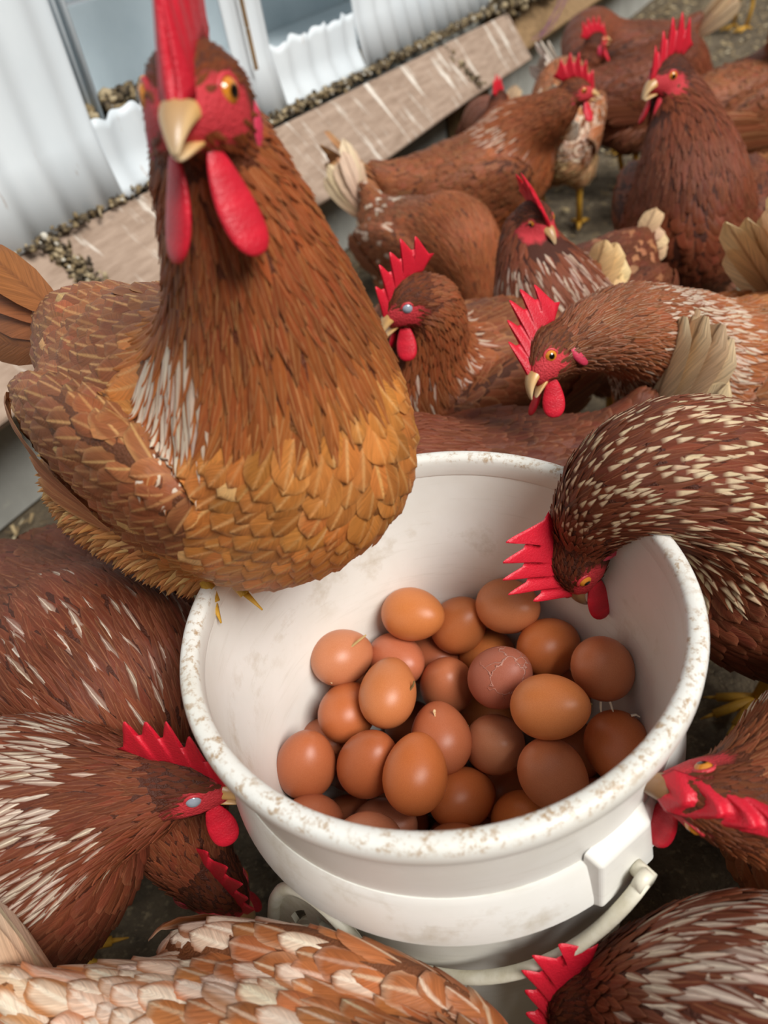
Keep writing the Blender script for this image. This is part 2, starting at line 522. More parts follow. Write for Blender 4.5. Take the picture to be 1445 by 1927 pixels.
def heap(name, label, pts, n, spread, size, seed, kind='stuff'):
    """crumbly dried litter lying along a line of points"""
    r = np.random.default_rng(seed)
    ico = []
    t = (1 + 5 ** .5) / 2
    for a in ((-1, t, 0), (1, t, 0), (-1, -t, 0), (1, -t, 0), (0, -1, t), (0, 1, t), (0, -1, -t), (0, 1, -t), (t, 0, -1), (t, 0, 1), (-t, 0, -1), (-t, 0, 1)): ico.append(nrm(a))
    ico = np.array(ico)
    IF = np.array([(0,11,5),(0,5,1),(0,1,7),(0,7,10),(0,10,11),(1,5,9),(5,11,4),(11,10,2),(10,7,6),(7,1,8),(3,9,4),(3,4,2),(3,2,6),(3,6,8),(3,8,9),(4,9,5),(2,4,11),(6,2,10),(8,6,7),(9,8,1)])
    pts = np.array(pts)
    seg = r.integers(0, len(pts) - 1, n); tt = r.random((n, 1))
    c = pts[seg] * (1 - tt) + pts[seg + 1] * tt + r.normal(0, 1, (n, 3)) * np.array(spread)
    sc = r.uniform(.4, 1.0, (n, 1, 1)) * size * r.uniform(.35, 1.5, (n, 1, 3))
    V = c[:, None] + ico[None] * sc * r.uniform(.7, 1.25, (n, 12, 1))
    F = (IF[None] + 12 * np.arange(n)[:, None, None]).reshape(-1, 3)
    pal = np.array([lin(x) for x in ((128, 112, 84), (96, 84, 66), (70, 62, 52), (168, 152, 122), (205, 200, 186))])
    C = np.repeat(pal[r.choice(5, n, p=[.3, .27, .2, .17, .06])], 12, 0)
    o = mesh_obj(name, V.reshape(-1, 3), F, M_DEBRIS, smooth=False, attrs={'ca': C})
    tag(o, label, 'litter', kind=kind)

heap('dirt_heap', 'line of dry dirt caught between wall foot and ledge board', [wp(1.05, NW + .036, .357), wp(2.3, NW + .056, .350)], 1500, (.009, .006, .004), .006, 1)
heap('dirt_heap', 'thin dark dirt under the wall foot beside the left board joint', [wp(0.42, NW + .04, .358), wp(1.0, NW + .028, .358)], 200, (.006, .006, .003), .006, 2)
heap('dirt_heap', 'dark crusted dirt filling the joint between the left ledge boards', [wp(.49, -.865, .352), wp(.49, -.735, .228)], 520, (.010, .008, .003), .0055, 3)
heap('dirt_heap', 'thick dry dirt heaped on the far ledge board end', [wp(2.27, -.83, .350), wp(2.45, -.82, .350), wp(2.9, -.82, .345)], 900, (.02, .03, .014), .013, 4)
heap('dirt_heap', 'dry bedding heaped inside the nearer wall opening', [wp(.70, NW - .05, .468), wp(1.02, NW - .06, .462)], 420, (.012, .02, .008), .011, 5)
heap('dirt_heap', 'crusted droppings dried in a seam of the streaked board', [wp(1.83, -.83, .335), wp(1.86, -.735, .236)], 110, (.007, .005, .003), .007, 6)

def make_twine():
    m = MB()
    for k in range(5):
        pts = []
        for i in range(14):
            t = i / 13
            a = np.array(wp(2.62 + .05 * math.sin(k), -.72, .36)); b = np.array(wp(2.42, -.71, .255 + .008 * k)); c = np.array(wp(2.34 - .03 * k, -.715, .262))
            pts.append((1 - t) ** 2 * a + 2 * t * (1 - t) * b + t * t * c + .006 * np.array([math.sin(5 * t + k), 0, math.cos(4 * t + 2 * k)]))
        m.tube(pts, 0.0016, 5)
    tag(m.build('baling_twine', M_WIRE, smooth=True), 'tangle of thin purple twine hanging over the far ledge board', 'twine')
make_twine()

def blocker_walls():  # out-of-view walls added to cut low-angle sky light and deepen the gaps
    """unseen far, right and near timber walls, added to block low sky light"""
    ax = np.array([WU, WN, [0, 0, 1]])
    for nm, lb, c, h in (('wall_blocker_far', 'unseen far timber wall added to block low sky light', (7.05, 1.5), (.03, 2.5)), ('wall_blocker_right', 'unseen timber wall opposite the iron wall, added to block low sky light', (2.4, 3.2), (4.7, .03)), ('wall_blocker_near', 'unseen near timber wall added to block low sky light', (-2.2, 1.2), (.03, 2.2))):
        r = empty(nm, wp(c[0], c[1], 0)); tag(r, lb, kind='structure')
        n = 12
        for i in range(n):
            m = MB(); z = 2.1 * (i + .5) / n
            m.box((0, 0, z), (h[0], h[1], 2.1 / n / 2 - .003), ax, .004)
            m.build('plank', M_POST, r)
blocker_walls()

# ------------------------------------------------------------------ bucket
def make_bucket():
    root = empty('bucket', (0, 0, 0))
    tag(root, 'white plastic bucket full of brown eggs with grubby scratched rim', 'bucket')
    sh = MB()
    sh.lathe([(0.0, 0.0), (0.117, 0.0), (0.121, 0.004), (0.1345, 0.262), (0.1405, 0.303), (0.1425, 0.358), (0.1425, 0.366),
              (0.1395, 0.366), (0.1385, 0.350), (0.1370, 0.305), (0.1305, 0.255), (0.1175, 0.010), (0.1150, 0.006), (0.0, 0.006)], 128, closed=False)
    sh.build('shell', M_BUCKET, root, True)
    rim = MB()
    prof = [(0.1432, 0.3560), (0.1490, 0.3562), (0.1502, 0.3585), (0.1502, 0.3655)]
    for k in range(7):
        a = math.pi * k / 6
        prof.append((0.1440 + 0.0056 * math.cos(a) * (1.0 if k < 3 else 0.95), 0.3672 + 0.0036 * math.sin(a)))
    prof += [(0.1384, 0.3640), (0.1383, 0.3560), (0.1395, 0.3520), (0.1415, 0.3520)]
    rim.lathe(prof, 160)
    rim.build('rim', M_BUCKET, root, True)
    # thin lower lip under the rim bead
    lp = MB(); lp.lathe([(0.1426, 0.3520), (0.1478, 0.3525), (0.1480, 0.3550), (0.1426, 0.3556)], 128)
    lp.build('rim_lip', M_BUCKET, root, False)
    co = MB()
    co.lathe([(0.1398, 0.3040), (0.1412, 0.3045), (0.1432, 0.3010), (0.1478, 0.2725), (0.1482, 0.2660), (0.1468, 0.2655), (0.1460, 0.2715), (0.1390, 0.2960)], 128)
    co.build('collar', M_BUCKET, root, True)
    # handle lugs
    piv = math.radians(-60.5)
    for k in range(2):
        w = piv + math.pi * k
        er = np.array([math.cos(w), math.sin(w), 0]); et = np.array([-math.sin(w), math.cos(w), 0])
        lg = MB()
        pr = [(-0.024, 0.312, 0.1395), (0.020, 0.312, 0.1395), (0.024, 0.262, 0.1395), (-0.026, 0.262, 0.1395)]
        po = [(-0.020, 0.304, 0.1478), (0.017, 0.304, 0.1478), (0.020, 0.266, 0.1508), (-0.021, 0.266, 0.1508)]
        vs = [er * c + et * a + np.array([0, 0, b]) for a, b, c in pr + po]
        lg.add(vs, [(4, 5, 6, 7), (0, 1, 5, 4), (1, 2, 6, 5), (2, 3, 7, 6), (3, 0, 4, 7)])
        l = lg.build('lug', M_BUCKET, root)
        bv = l.modifiers.new('soft_edges', 'BEVEL'); bv.width = 0.0018; bv.segments = 3
        pb = MB(); pb.tube([er * 0.150 + et * 0.004 + np.array([0, 0, 0.278]), er * 0.1605 + et * 0.004 + np.array([0, 0, 0.278])], 0.0048, 14)
        pb.build('pivot_pin', M_HANDLE, l, True)
    # bail handle hanging down along the front
    T = math.radians(41); Rh = 0.1585
    er = np.array([math.cos(piv), math.sin(piv), 0]); eo = np.array([math.sin(piv), -math.cos(piv), 0])
    pts = []
    for i in range(61):
        ph = math.pi * i / 60
        sw = 1 + 0.045 * math.sin(ph)
        pts.append(Rh * math.cos(ph) * er + Rh * sw * math.sin(ph) * (eo * math.cos(T) - np.array([0, 0, math.sin(T)])) + np.array([0, 0, 0.279 + 0.002]))
    hd = MB(); hd.tube(pts, [0.0042] * 61, 12, 0.8)
    for e in (pts[0], pts[-1]):
        hd.tube([e + nrm(e * [1, 1, 0]) * -0.003, e + nrm(e * [1, 1, 0]) * 0.003], 0.0062, 14)
    hd.build('handle', M_HANDLE, root, True)
    for o in root.children:
        if o.name.split('.')[0] in ('shell', 'collar', 'rim_lip'):
            o.data.polygons.foreach_set('use_smooth', np.ones(len(o.data.polygons), dtype=bool)); o.data.set_sharp_from_angle(angle=math.radians(22))
    return root
make_bucket()

def make_strainer():
    """perforated white plastic disc standing against the bucket"""
    root = empty('perforated_plate', (0, 0, 0))
    c = np.array([-0.104, -0.112, 0.138])
    nn = nrm([-0.66, -0.72, 0.10]); ex = nrm(np.cross([0, 0, 1], nn)); ey = np.cross(nn, ex)
    R = 0.052; RY = 0.122
    # plate with slots: rings x sectors, slot cells left open
    rings = [0.0, 0.25, 0.36, 0.50, 0.58, 0.72, 0.80, 0.92, 1.0]
    S = 72
    open_ring = {3: (6, 3.2), 1: (6, 3.0), 5: (9, 2.2)}
    def P(rr, k, h): 
        a = 2 * math.pi * k / S
        return c + rr * (R * math.cos(a) * ex + RY * math.sin(a) * ey) + nn * h
    V, F = [], []
    idx = {}
    def vi(i, k, s):
        key = (i, k % S, s)
        if key not in idx:
            idx[key] = len(V); V.append(P(rings[i], k % S, 0.0018 * s))
        return idx[key]
    solid = np.ones((len(rings) - 1, S), bool)
    for i, (per, w) in open_ring.items():
        seg = S // per
        for k in range(S):
            if (k + i * 2) % seg < seg * 0.55: solid[i, k] = False
    for i in range(len(rings) - 1):
        for k in range(S):
            if not solid[i, k]: continue
            F.append((vi(i, k, 1), vi(i + 1, k, 1), vi(i + 1, k + 1, 1), vi(i, k + 1, 1)))
            F.append((vi(i, k, -1), vi(i, k + 1, -1), vi(i + 1, k + 1, -1), vi(i + 1, k, -1)))
            if not solid[i, (k + 1) % S]: F.append((vi(i, k + 1, 1), vi(i + 1, k + 1, 1), vi(i + 1, k + 1, -1), vi(i, k + 1, -1)))
            if not solid[i, k - 1]: F.append((vi(i, k, 1), vi(i, k, -1), vi(i + 1, k, -1), vi(i + 1, k, 1)))
            if i + 1 == len(rings) - 1 or not solid[i + 1, k]: F.append((vi(i + 1, k, 1), vi(i + 1, k, -1), vi(i + 1, k + 1, -1), vi(i + 1, k + 1, 1)))
            if i and not solid[i - 1, k]: F.append((vi(i, k, 1), vi(i, k + 1, 1), vi(i, k + 1, -1), vi(i, k, -1)))
    F = [tuple(dict.fromkeys(f)) for f in F]
    mesh_obj('plate', V, [f for f in F if len(f) > 2], M_HANDLE, root, False)
    tag(root, 'white perforated oval plastic plate standing against the bucket below its collar', 'plate')
    r = MB(); r.tube([P(1.0, k, 0.003) for k in range(S + 1)], 0.0042, 8, cap=False)
    r.build('raised_edge', M_HANDLE, root, True)
    r = MB(); r.tube([P(0.655, k, 0.002) for k in range(S + 1)], 0.0022, 6, cap=False)
    r.build('rib', M_HANDLE, root, True)
make_strainer()

# ------------------------------------------------------------------ eggs: x y z, long axis, half length, half width
EGGS = [
(-0.0102, 0.1092, 0.2441, 0.79, -0.56, 0.25, 0.0271, 0.0212),
(-0.0711, 0.0921, 0.2298, 0.76, 0.52, -0.39, 0.0269, 0.0217),
(-0.0304, 0.0953, 0.2094, 0.56, -0.74, 0.38, 0.0276, 0.0215),
(0.0251, 0.1089, 0.2229, 0.5, -0.15, 0.85, 0.0269, 0.0219),
(0.0633, 0.0942, 0.2493, 0.6, -0.7, 0.38, 0.0277, 0.0215),
(0.0444, 0.1005, 0.1898, 0.48, -0.56, 0.67, 0.0281, 0.0217),
(0.0436, 0.0388, 0.2376, 0.53, -0.32, 0.78, 0.0272, 0.0221),
(0.0864, 0.0616, 0.2324, 0.79, 0.5, -0.34, 0.0272, 0.0218),
(0.1112, 0.0157, 0.2535, 0.35, 0.14, -0.93, 0.0285, 0.0211),
(0.0662, -0.0105, 0.2608, 0.71, -0.52, 0.48, 0.0284, 0.0214),
(0.0058, 0.0705, 0.1989, 0.03, -0.29, 0.96, 0.0276, 0.0217),
(-0.0396, 0.0472, 0.2338, 0.31, 0.95, 0.08, 0.028, 0.0211),
(-0.0737, 0.0548, 0.2099, 0.36, 0.88, -0.31, 0.0268, 0.0215),
(-0.0079, 0.0166, 0.2103, 0.01, 0.98, 0.18, 0.0271, 0.0221),
(0.0308, 0.0108, 0.1972, 0.23, -0.58, 0.79, 0.0272, 0.0217),
(0.0604, -0.0384, 0.2232, 0.43, -0.5, -0.75, 0.0271, 0.0218),
(0.1084, -0.0265, 0.222, -0, -1, 0.09, 0.0279, 0.022),
(-0.0299, -0.0193, 0.2276, 0.31, 0.86, 0.4, 0.0275, 0.022),
(-0.0621, 0.0057, 0.2117, 0.45, -0.02, 0.89, 0.0284, 0.0219),
(-0.1079, 0.0163, 0.2094, 0.29, 0.16, 0.94, 0.0274, 0.022),
(-0.0976, 0.0526, 0.1753, 0.75, -0.29, 0.59, 0.027, 0.0216),
(0.0001, -0.0141, 0.1772, 0.73, 0.44, -0.53, 0.0284, 0.0214),
(0.0381, -0.0381, 0.172, 0.3, -0.5, 0.81, 0.0278, 0.0214),
(-0.0117, -0.0543, 0.174, 0.75, -0.41, 0.52, 0.0271, 0.0217),
(-0.0605, -0.0183, 0.1632, 0.77, -0.31, 0.56, 0.0281, 0.0213),
(-0.0693, -0.0479, 0.1986, 0.56, 0.44, -0.7, 0.0284, 0.0217),
(-0.1081, -0.0195, 0.187, 0.34, 0.4, -0.85, 0.0283, 0.0213),
(-0.0921, 0.0124, 0.1244, 0.58, -0.13, 0.8, 0.0279, 0.0221),
(0.0345, 0.0122, 0.1281, 0.52, 0.35, -0.78, 0.0285, 0.0217),
(0.1003, 0.0376, 0.1233, 0.67, 0.72, 0.21, 0.0268, 0.0219),
(0.1054, -0.0029, 0.1085, 0.7, -0.2, 0.68, 0.0268, 0.0215),
(0.0365, 0.0879, 0.1213, 0.67, -0.61, 0.41, 0.0283, 0.0213),
(-0.0025, 0.1107, 0.1839, 0.67, -0.57, 0.48, 0.0272, 0.0212),
(-0.0279, 0.0983, 0.1145, 0.68, -0.52, 0.52, 0.0285, 0.022),
(-0.0699, 0.0897, 0.1793, 0.59, 0.67, -0.45, 0.0271, 0.0218),
(-0.0401, 0.0332, 0.039, 0.75, 0.18, -0.64, 0.0268, 0.0218),
(0.0952, 0.0628, 0.1696, 0.51, -0.61, 0.61, 0.0274, 0.0218),
(-0.0853, 0.0647, 0.1322, 0.03, 0.95, -0.29, 0.028, 0.0218)
]
BURIED = [
(0.0759, -0.0548, 0.0681, 0.03, -0.79, -0.61, 0.0275, 0.0215),
(0.0426, 0.0885, 0.0664, 0.81, 0.58, -0.1, 0.0275, 0.0215),
(0.0667, 0.0274, 0.0941, 0.49, 0.86, 0.16, 0.0275, 0.0215),
(-0.0604, -0.005, 0.056, -0.79, -0.34, -0.51, 0.0275, 0.0215),
(-0.0129, -0.0349, 0.064, 0.57, -0.39, 0.72, 0.0275, 0.0215),
(-0.0526, 0.0335, 0.0827, -0.44, 0.9, -0.04, 0.0275, 0.0215),
(0.0003, -0.0764, 0.0646, -0.88, 0.24, -0.42, 0.0275, 0.0215),
(-0.1012, -0.0194, 0.0702, -0.26, 0.51, 0.82, 0.0275, 0.0215),
(-0.0456, 0.0774, 0.0706, -0.79, -0.24, -0.56, 0.0275, 0.0215),
(0.0987, 0.0122, 0.067, -0.82, 0.57, -0.09, 0.0275, 0.0215),
(0.0759, 0.0616, 0.0682, 0.93, 0.3, -0.2, 0.0275, 0.0215),
(0.0322, -0.0459, 0.0698, 0.71, 0.33, -0.62, 0.0275, 0.0215),
(-0.0925, 0.022, 0.0723, 0.33, -0.23, -0.92, 0.0275, 0.0215),
(0.0293, 0.0381, 0.0701, -0.32, -0.57, 0.75, 0.0275, 0.0215),
(0.0496, -0.0876, 0.076, 0.66, -0.47, 0.59, 0.0275, 0.0215),
(-0.0367, -0.0967, 0.0701, 0.64, -0.61, 0.47, 0.0275, 0.0215),
(-0.0689, -0.0623, 0.071, 0.24, 0.96, -0.14, 0.0275, 0.0215),
(-0.0081, 0.0455, 0.0928, -0.46, -0.8, 0.38, 0.0275, 0.0215),
(0.0142, -0.0144, 0.0922, 0.13, -0.86, 0.49, 0.0275, 0.0215),
(-0.0143, 0.0106, 0.0659, 0.25, 0.74, -0.63, 0.0275, 0.0215),
(0.0467, 0.0005, 0.0627, 0.97, 0.23, -0.07, 0.0275, 0.0215)
]
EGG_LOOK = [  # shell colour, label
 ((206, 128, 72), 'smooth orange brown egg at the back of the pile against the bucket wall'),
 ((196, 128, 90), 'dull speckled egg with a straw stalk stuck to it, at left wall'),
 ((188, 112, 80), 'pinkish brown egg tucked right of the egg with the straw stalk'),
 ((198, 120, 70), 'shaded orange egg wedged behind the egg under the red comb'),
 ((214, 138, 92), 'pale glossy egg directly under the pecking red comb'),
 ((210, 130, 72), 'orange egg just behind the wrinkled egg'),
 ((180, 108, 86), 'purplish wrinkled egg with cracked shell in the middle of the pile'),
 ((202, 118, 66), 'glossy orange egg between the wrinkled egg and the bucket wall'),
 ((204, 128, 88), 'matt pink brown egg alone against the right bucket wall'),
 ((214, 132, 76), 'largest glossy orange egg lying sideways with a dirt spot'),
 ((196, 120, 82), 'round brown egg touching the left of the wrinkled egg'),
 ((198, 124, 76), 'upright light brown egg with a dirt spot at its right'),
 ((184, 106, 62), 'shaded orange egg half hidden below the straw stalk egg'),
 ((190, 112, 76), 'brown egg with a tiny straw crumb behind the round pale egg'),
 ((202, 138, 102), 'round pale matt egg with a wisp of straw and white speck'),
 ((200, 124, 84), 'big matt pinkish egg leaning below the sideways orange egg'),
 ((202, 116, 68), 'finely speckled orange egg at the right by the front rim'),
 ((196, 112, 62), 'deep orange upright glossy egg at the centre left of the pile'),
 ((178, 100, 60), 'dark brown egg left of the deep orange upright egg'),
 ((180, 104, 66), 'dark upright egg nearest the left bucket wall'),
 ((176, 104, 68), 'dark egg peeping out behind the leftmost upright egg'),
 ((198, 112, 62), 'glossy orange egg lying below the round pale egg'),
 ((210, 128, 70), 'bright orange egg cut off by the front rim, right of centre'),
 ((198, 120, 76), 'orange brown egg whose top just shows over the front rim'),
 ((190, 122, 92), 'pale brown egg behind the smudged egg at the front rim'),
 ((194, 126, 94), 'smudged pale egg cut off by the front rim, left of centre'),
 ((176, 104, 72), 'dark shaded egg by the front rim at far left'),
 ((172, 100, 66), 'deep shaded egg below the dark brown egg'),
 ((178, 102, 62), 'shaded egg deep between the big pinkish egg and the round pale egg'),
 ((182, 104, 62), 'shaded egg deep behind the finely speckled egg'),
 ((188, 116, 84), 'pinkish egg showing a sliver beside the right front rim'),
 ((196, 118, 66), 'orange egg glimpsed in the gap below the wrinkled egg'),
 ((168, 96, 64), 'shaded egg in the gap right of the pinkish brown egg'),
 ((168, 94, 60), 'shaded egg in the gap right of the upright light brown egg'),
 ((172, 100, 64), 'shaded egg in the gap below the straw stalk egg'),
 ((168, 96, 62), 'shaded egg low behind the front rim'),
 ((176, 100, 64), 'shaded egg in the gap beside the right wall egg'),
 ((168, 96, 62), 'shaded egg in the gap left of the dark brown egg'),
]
def egg_mesh():
    n, s = 22, 32
    V = [(-1, 0, 0)]
    for i in range(1, n):
        t = math.pi * i / n
        x = -math.cos(t); r = math.sin(t) * (1 - 0.11 * x - 0.03 * x * x)
        V += [(x, r * math.cos(2 * math.pi * k / s), r * math.sin(2 * math.pi * k / s)) for k in range(s)]
    V.append((1, 0, 0))
    F = [(0, 1 + (k + 1) % s, 1 + k) for k in range(s)]
    for i in range(n - 2):
        F += [(1 + i * s + k, 1 + i * s + (k + 1) % s, 1 + (i + 1) * s + (k + 1) % s, 1 + (i + 1) * s + k) for k in range(s)]
    e = len(V) - 1
    F += [(e, e - s + k, e - s + (k + 1) % s) for k in range(s)]
    o = mesh_obj('egg', V, F, M_EGG)
    me = o.data
    bpy.data.objects.remove(o)
    return me

def mat_wrinkle():
    m = M_EGG.copy(); m.name = 'wrinkled_shell'
    nt = m.node_tree; b = nt.nodes['Principled BSDF']
    vo = N(nt, 'ShaderNodeTexVoronoi', feature='DISTANCE_TO_EDGE', Scale=1.9)
    nd = N(nt, 'ShaderNodeTexNoise', Scale=3.0, Detail=3)
    tc = nt.nodes.new('ShaderNodeTexCoord')
    nt.links.new(tc.outputs['Object'], nd.inputs['Vector'])
    mx = nt.nodes.new('ShaderNodeMix'); mx.data_type = 'VECTOR'; mx.inputs[0].default_value = 0.35
    nt.links.new(tc.outputs['Object'], mx.inputs[4]); nt.links.new(nd.outputs['Color'], mx.inputs[5])
    nt.links.new(mx.outputs[1], vo.inputs['Vector'])
    ln = ramp(nt, vo.outputs['Distance'], 0.03, 0.008)
    sx = nt.nodes.new('ShaderNodeSeparateXYZ'); nt.links.new(tc.outputs['Object'], sx.inputs[0])
    ln = math_n(nt, 'MULTIPLY', ln, ramp(nt, sx.outputs[0], 0.1, 0.5))
    old = b.inputs['Base Color'].links[0].from_socket
    nt.links.new(mixc(nt, math_n(nt, 'MULTIPLY', ln, 0.55), old, lin((222, 176, 160))), b.inputs['Base Color'])
    bump(nt, b, ln, 0.6, 0.002)
    b.inputs['Roughness'].default_value = 0.5
    return m

def place_eggs():
    me = egg_mesh()
    # shader noise runs in object space of the unit egg: scale is handled here
    wr = me.copy(); wr.materials.clear(); wr.materials.append(mat_wrinkle())
    objs = []
    for i, e in enumerate(EGGS + BURIED):
        p, a, L, S = e[:3], nrm(e[3:6]), e[6], e[7]
        if i == 6 and a[2] < 0: a = -a
        o = bpy.data.objects.new('egg', wr if i == 6 else me)
        q = Vector(a).to_track_quat('X', 'Z')
        o.matrix_world = Matrix.LocRotScale(Vector(p), q, Vector((L, S, S)))
        col.objects.link(o)
        if i < len(EGGS):
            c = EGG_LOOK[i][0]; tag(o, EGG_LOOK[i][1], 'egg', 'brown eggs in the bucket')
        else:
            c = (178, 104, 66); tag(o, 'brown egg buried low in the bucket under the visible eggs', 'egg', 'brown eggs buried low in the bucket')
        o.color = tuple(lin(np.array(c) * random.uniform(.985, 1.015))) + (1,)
        objs.append(o)
    def bit(i, px, py, d2, L, W, colr, name):
        """a straw crumb stuck on an egg where the sight line meets its shell"""
        e = EGGS[i]; ctr = np.array(e[:3]); toward = nrm(CAM - ctr)
        base = at(px, py, (ctr - CAM) @ CF)
        off = base - ctr; off = off - toward * (off @ toward)
        k = math.sqrt(max(0.0004 ** 2, (e[7] * 1.02) ** 2 - min(off @ off, (e[7] * .98) ** 2)))
        b0 = ctr + off + toward * k
        nv = nrm(b0 - ctr); dv = nrm(np.array(d2[0] * CR + d2[1] * CU) + 0.25 * nv)
        m = MB(); m.tube([b0 - nv * .001, b0 + dv * L * .5 + nv * .0006, b0 + dv * L], [W, W * .9, W * .55], 6, 0.5)
        o = mesh_obj(name, m.v, m.f, M_CHIP, None, False, attrs={'ca': np.repeat([lin(colr)], len(m.v), 0)})
        o.parent = objs[i]; o.matrix_parent_inverse = objs[i].matrix_world.inverted()
    bit(1, 662, 1216, (1, .75), .014, .0016, (190, 160, 108), 'straw_stalk')
    bit(1, 618, 1272, (.6, -.5), .006, .0018, (200, 180, 140), 'straw_crumb')
    bit(11, 772, 1298, (.2, 1), .007, .0014, (120, 96, 58), 'straw_crumb')
    bit(9, 1092, 1328, (1, .2), .007, .0016, (128, 104, 60), 'straw_crumb')
    bit(14, 876, 1392, (.4, 1), .011, .0013, (196, 156, 104), 'straw_wisp')
    bit(14, 950, 1379, (1, .1), .005, .0010, (244, 240, 232), 'feather_speck')
    bit(13, 818, 1346, (0, 1), .004, .0012, (226, 196, 150), 'straw_crumb')
    bit(16, 1188, 1344, (1, -.6), .006, .0012, (232, 222, 200), 'feather_speck')
    bit(8, 1130, 1322, (.1, -1), .006, .0009, (226, 214, 190), 'feather_speck')
    bit(8, 1148, 1322, (.4, -1), .006, .0009, (226, 214, 190), 'feather_speck')
place_eggs()

# ------------------------------------------------------------------ hens
class Prim:
    def raw(self, P): raise NotImplementedError

class Ell(Prim):
    def __init__(s, o, ax, rad, k, reg, flow, s0=0.0):
        s.o, s.ax, s.rad, s.k, s.reg, s.flow, s.s0 = np.asarray(o, float), np.asarray(ax, float), np.asarray(rad, float), k, reg, nrm(flow), s0
    def raw(s, P):
        q = (P - s.o) @ s.ax.T
        k0 = np.linalg.norm(q / s.rad, axis=1)
        k1 = np.linalg.norm(q / s.rad ** 2, axis=1) + 1e-9
        return k0 * (k0 - 1.0) / k1
    def fl(s, P): return np.broadcast_to(s.flow, P.shape)
    def par(s, P): return np.full(len(P), s.s0)
    def box(s):
        e = np.sqrt(((s.ax.T * s.rad) ** 2).sum(1)); return s.o - e, s.o + e

class Seg(Prim):
    def __init__(s, a, b, ra, rb, ys, k, reg, s0=0.0, s1=1.0):
        s.a, s.b, s.ra, s.rb, s.ys, s.k, s.reg, s.s0, s.s1 = np.asarray(a, float), np.asarray(b, float), ra, rb, ys, k, reg, s0, s1
    def _t(s, P):
        sc = np.array([1, 1 / s.ys, 1])
        p = (P - s.a) * sc; d = (s.b - s.a) * sc
        t = np.clip(p @ d / (d @ d + 1e-12), 0, 1)
        return p, d, t
    def raw(s, P):
        p, d, t = s._t(P)
        return np.linalg.norm(p - t[:, None] * d, axis=1) - (s.ra + (s.rb - s.ra) * t)
    def fl(s, P): return np.broadcast_to(nrm(s.a - s.b), P.shape)
    def par(s, P): return s.s0 + (s.s1 - s.s0) * s._t(P)[2]
    def box(s):
        m = max(s.ra, s.rb); return np.minimum(s.a, s.b) - m, np.maximum(s.a, s.b) + m

class Body:
    def __init__(s): s.p = []
    def add(s, *a): s.p += a
    def d(s, P):
        out = None
        for q in s.p:
            r = q.raw(P)
            if out is None: out = r
            else:
                h = np.maximum(q.k - np.abs(out - r), 0) / q.k
                out = np.minimum(out, r) - h * h * q.k * 0.25
        return out
    def g(s, P, e=0.0008):
        T = np.array([(1, -1, -1), (-1, -1, 1), (-1, 1, -1), (1, 1, 1)], float)
        return sum(t * s.d(P + e * t)[:, None] for t in T) / (4 * e)
    def n(s, P):
        g = s.g(P)
        return g / (np.linalg.norm(g, axis=1)[:, None] + 1e-12)
    def pr(s, P, h=0.0, lim=0.02):
        """move points onto the level h of the body surface"""
        g = s.g(P)
        m2 = np.maximum((g * g).sum(1), 0.05)
        st = np.clip((s.d(P) - h) / np.sqrt(m2), -lim, lim)
        return P - g / np.sqrt(m2)[:, None] * st[:, None]
    def info(s, P):
        D = np.stack([q.raw(P) for q in s.p])
        idx = D.argmin(0)
        w = np.exp(-(D - D.min(0)) / 0.012)
        F = sum(w[i][:, None] * q.fl(P) for i, q in enumerate(s.p))
        S = np.stack([q.par(P) for q in s.p])[idx, np.arange(len(P))]
        reg = np.array([q.reg for q in s.p])[idx]
        return reg, S, F
    def mesh(s, h):
        lo = np.min([q.box()[0] for q in s.p], 0) - 2.5 * h
        hi = np.max([q.box()[1] for q in s.p], 0) + 2.5 * h
        n = np.ceil((hi - lo) / h).astype(int) + 1
        ax = [lo[i] + h * np.arange(n[i]) for i in range(3)]
        G = np.stack(np.meshgrid(*ax, indexing='ij'), -1).reshape(-1, 3)
        F = s.d(G).reshape(n)
        S = F < 0
        c = np.zeros(n - 1, int)
        for a in (0, 1):
            for b in (0, 1):
                for e in (0, 1):
                    c += S[a:n[0] - 1 + a, b:n[1] - 1 + b, e:n[2] - 1 + e]
        act = (c > 0) & (c < 8)
        idx = -np.ones(n - 1, int)
        cells = np.argwhere(act)
        idx[act] = np.arange(len(cells))
        V = lo + (cells + 0.5) * h
        for _ in range(3):
            V = s.pr(V, 0.0, h)
        faces = []
        for a in range(3):
            b, e = (a + 1) % 3, (a + 2) % 3
            sl0 = [slice(None)] * 3; sl1 = [slice(None)] * 3
            sl0[a] = slice(0, -1); sl1[a] = slice(1, None)
            ch = S[tuple(sl0)] != S[tuple(sl1)]
            q = np.argwhere(ch)
            q = q[(q[:, b] > 0) & (q[:, e] > 0)]
            eb = np.zeros(3, int); eb[b] = 1
            ee = np.zeros(3, int); ee[e] = 1
            g = lambda o: idx[tuple((q + o).T)]
            f = np.stack([g(-eb - ee), g(-ee), g(np.zeros(3, int)), g(-eb)], 1)
            flip = ~S[tuple(q.T)]
            f[flip] = f[flip][:, ::-1]
            faces.append(f)
        return V, np.concatenate(faces)

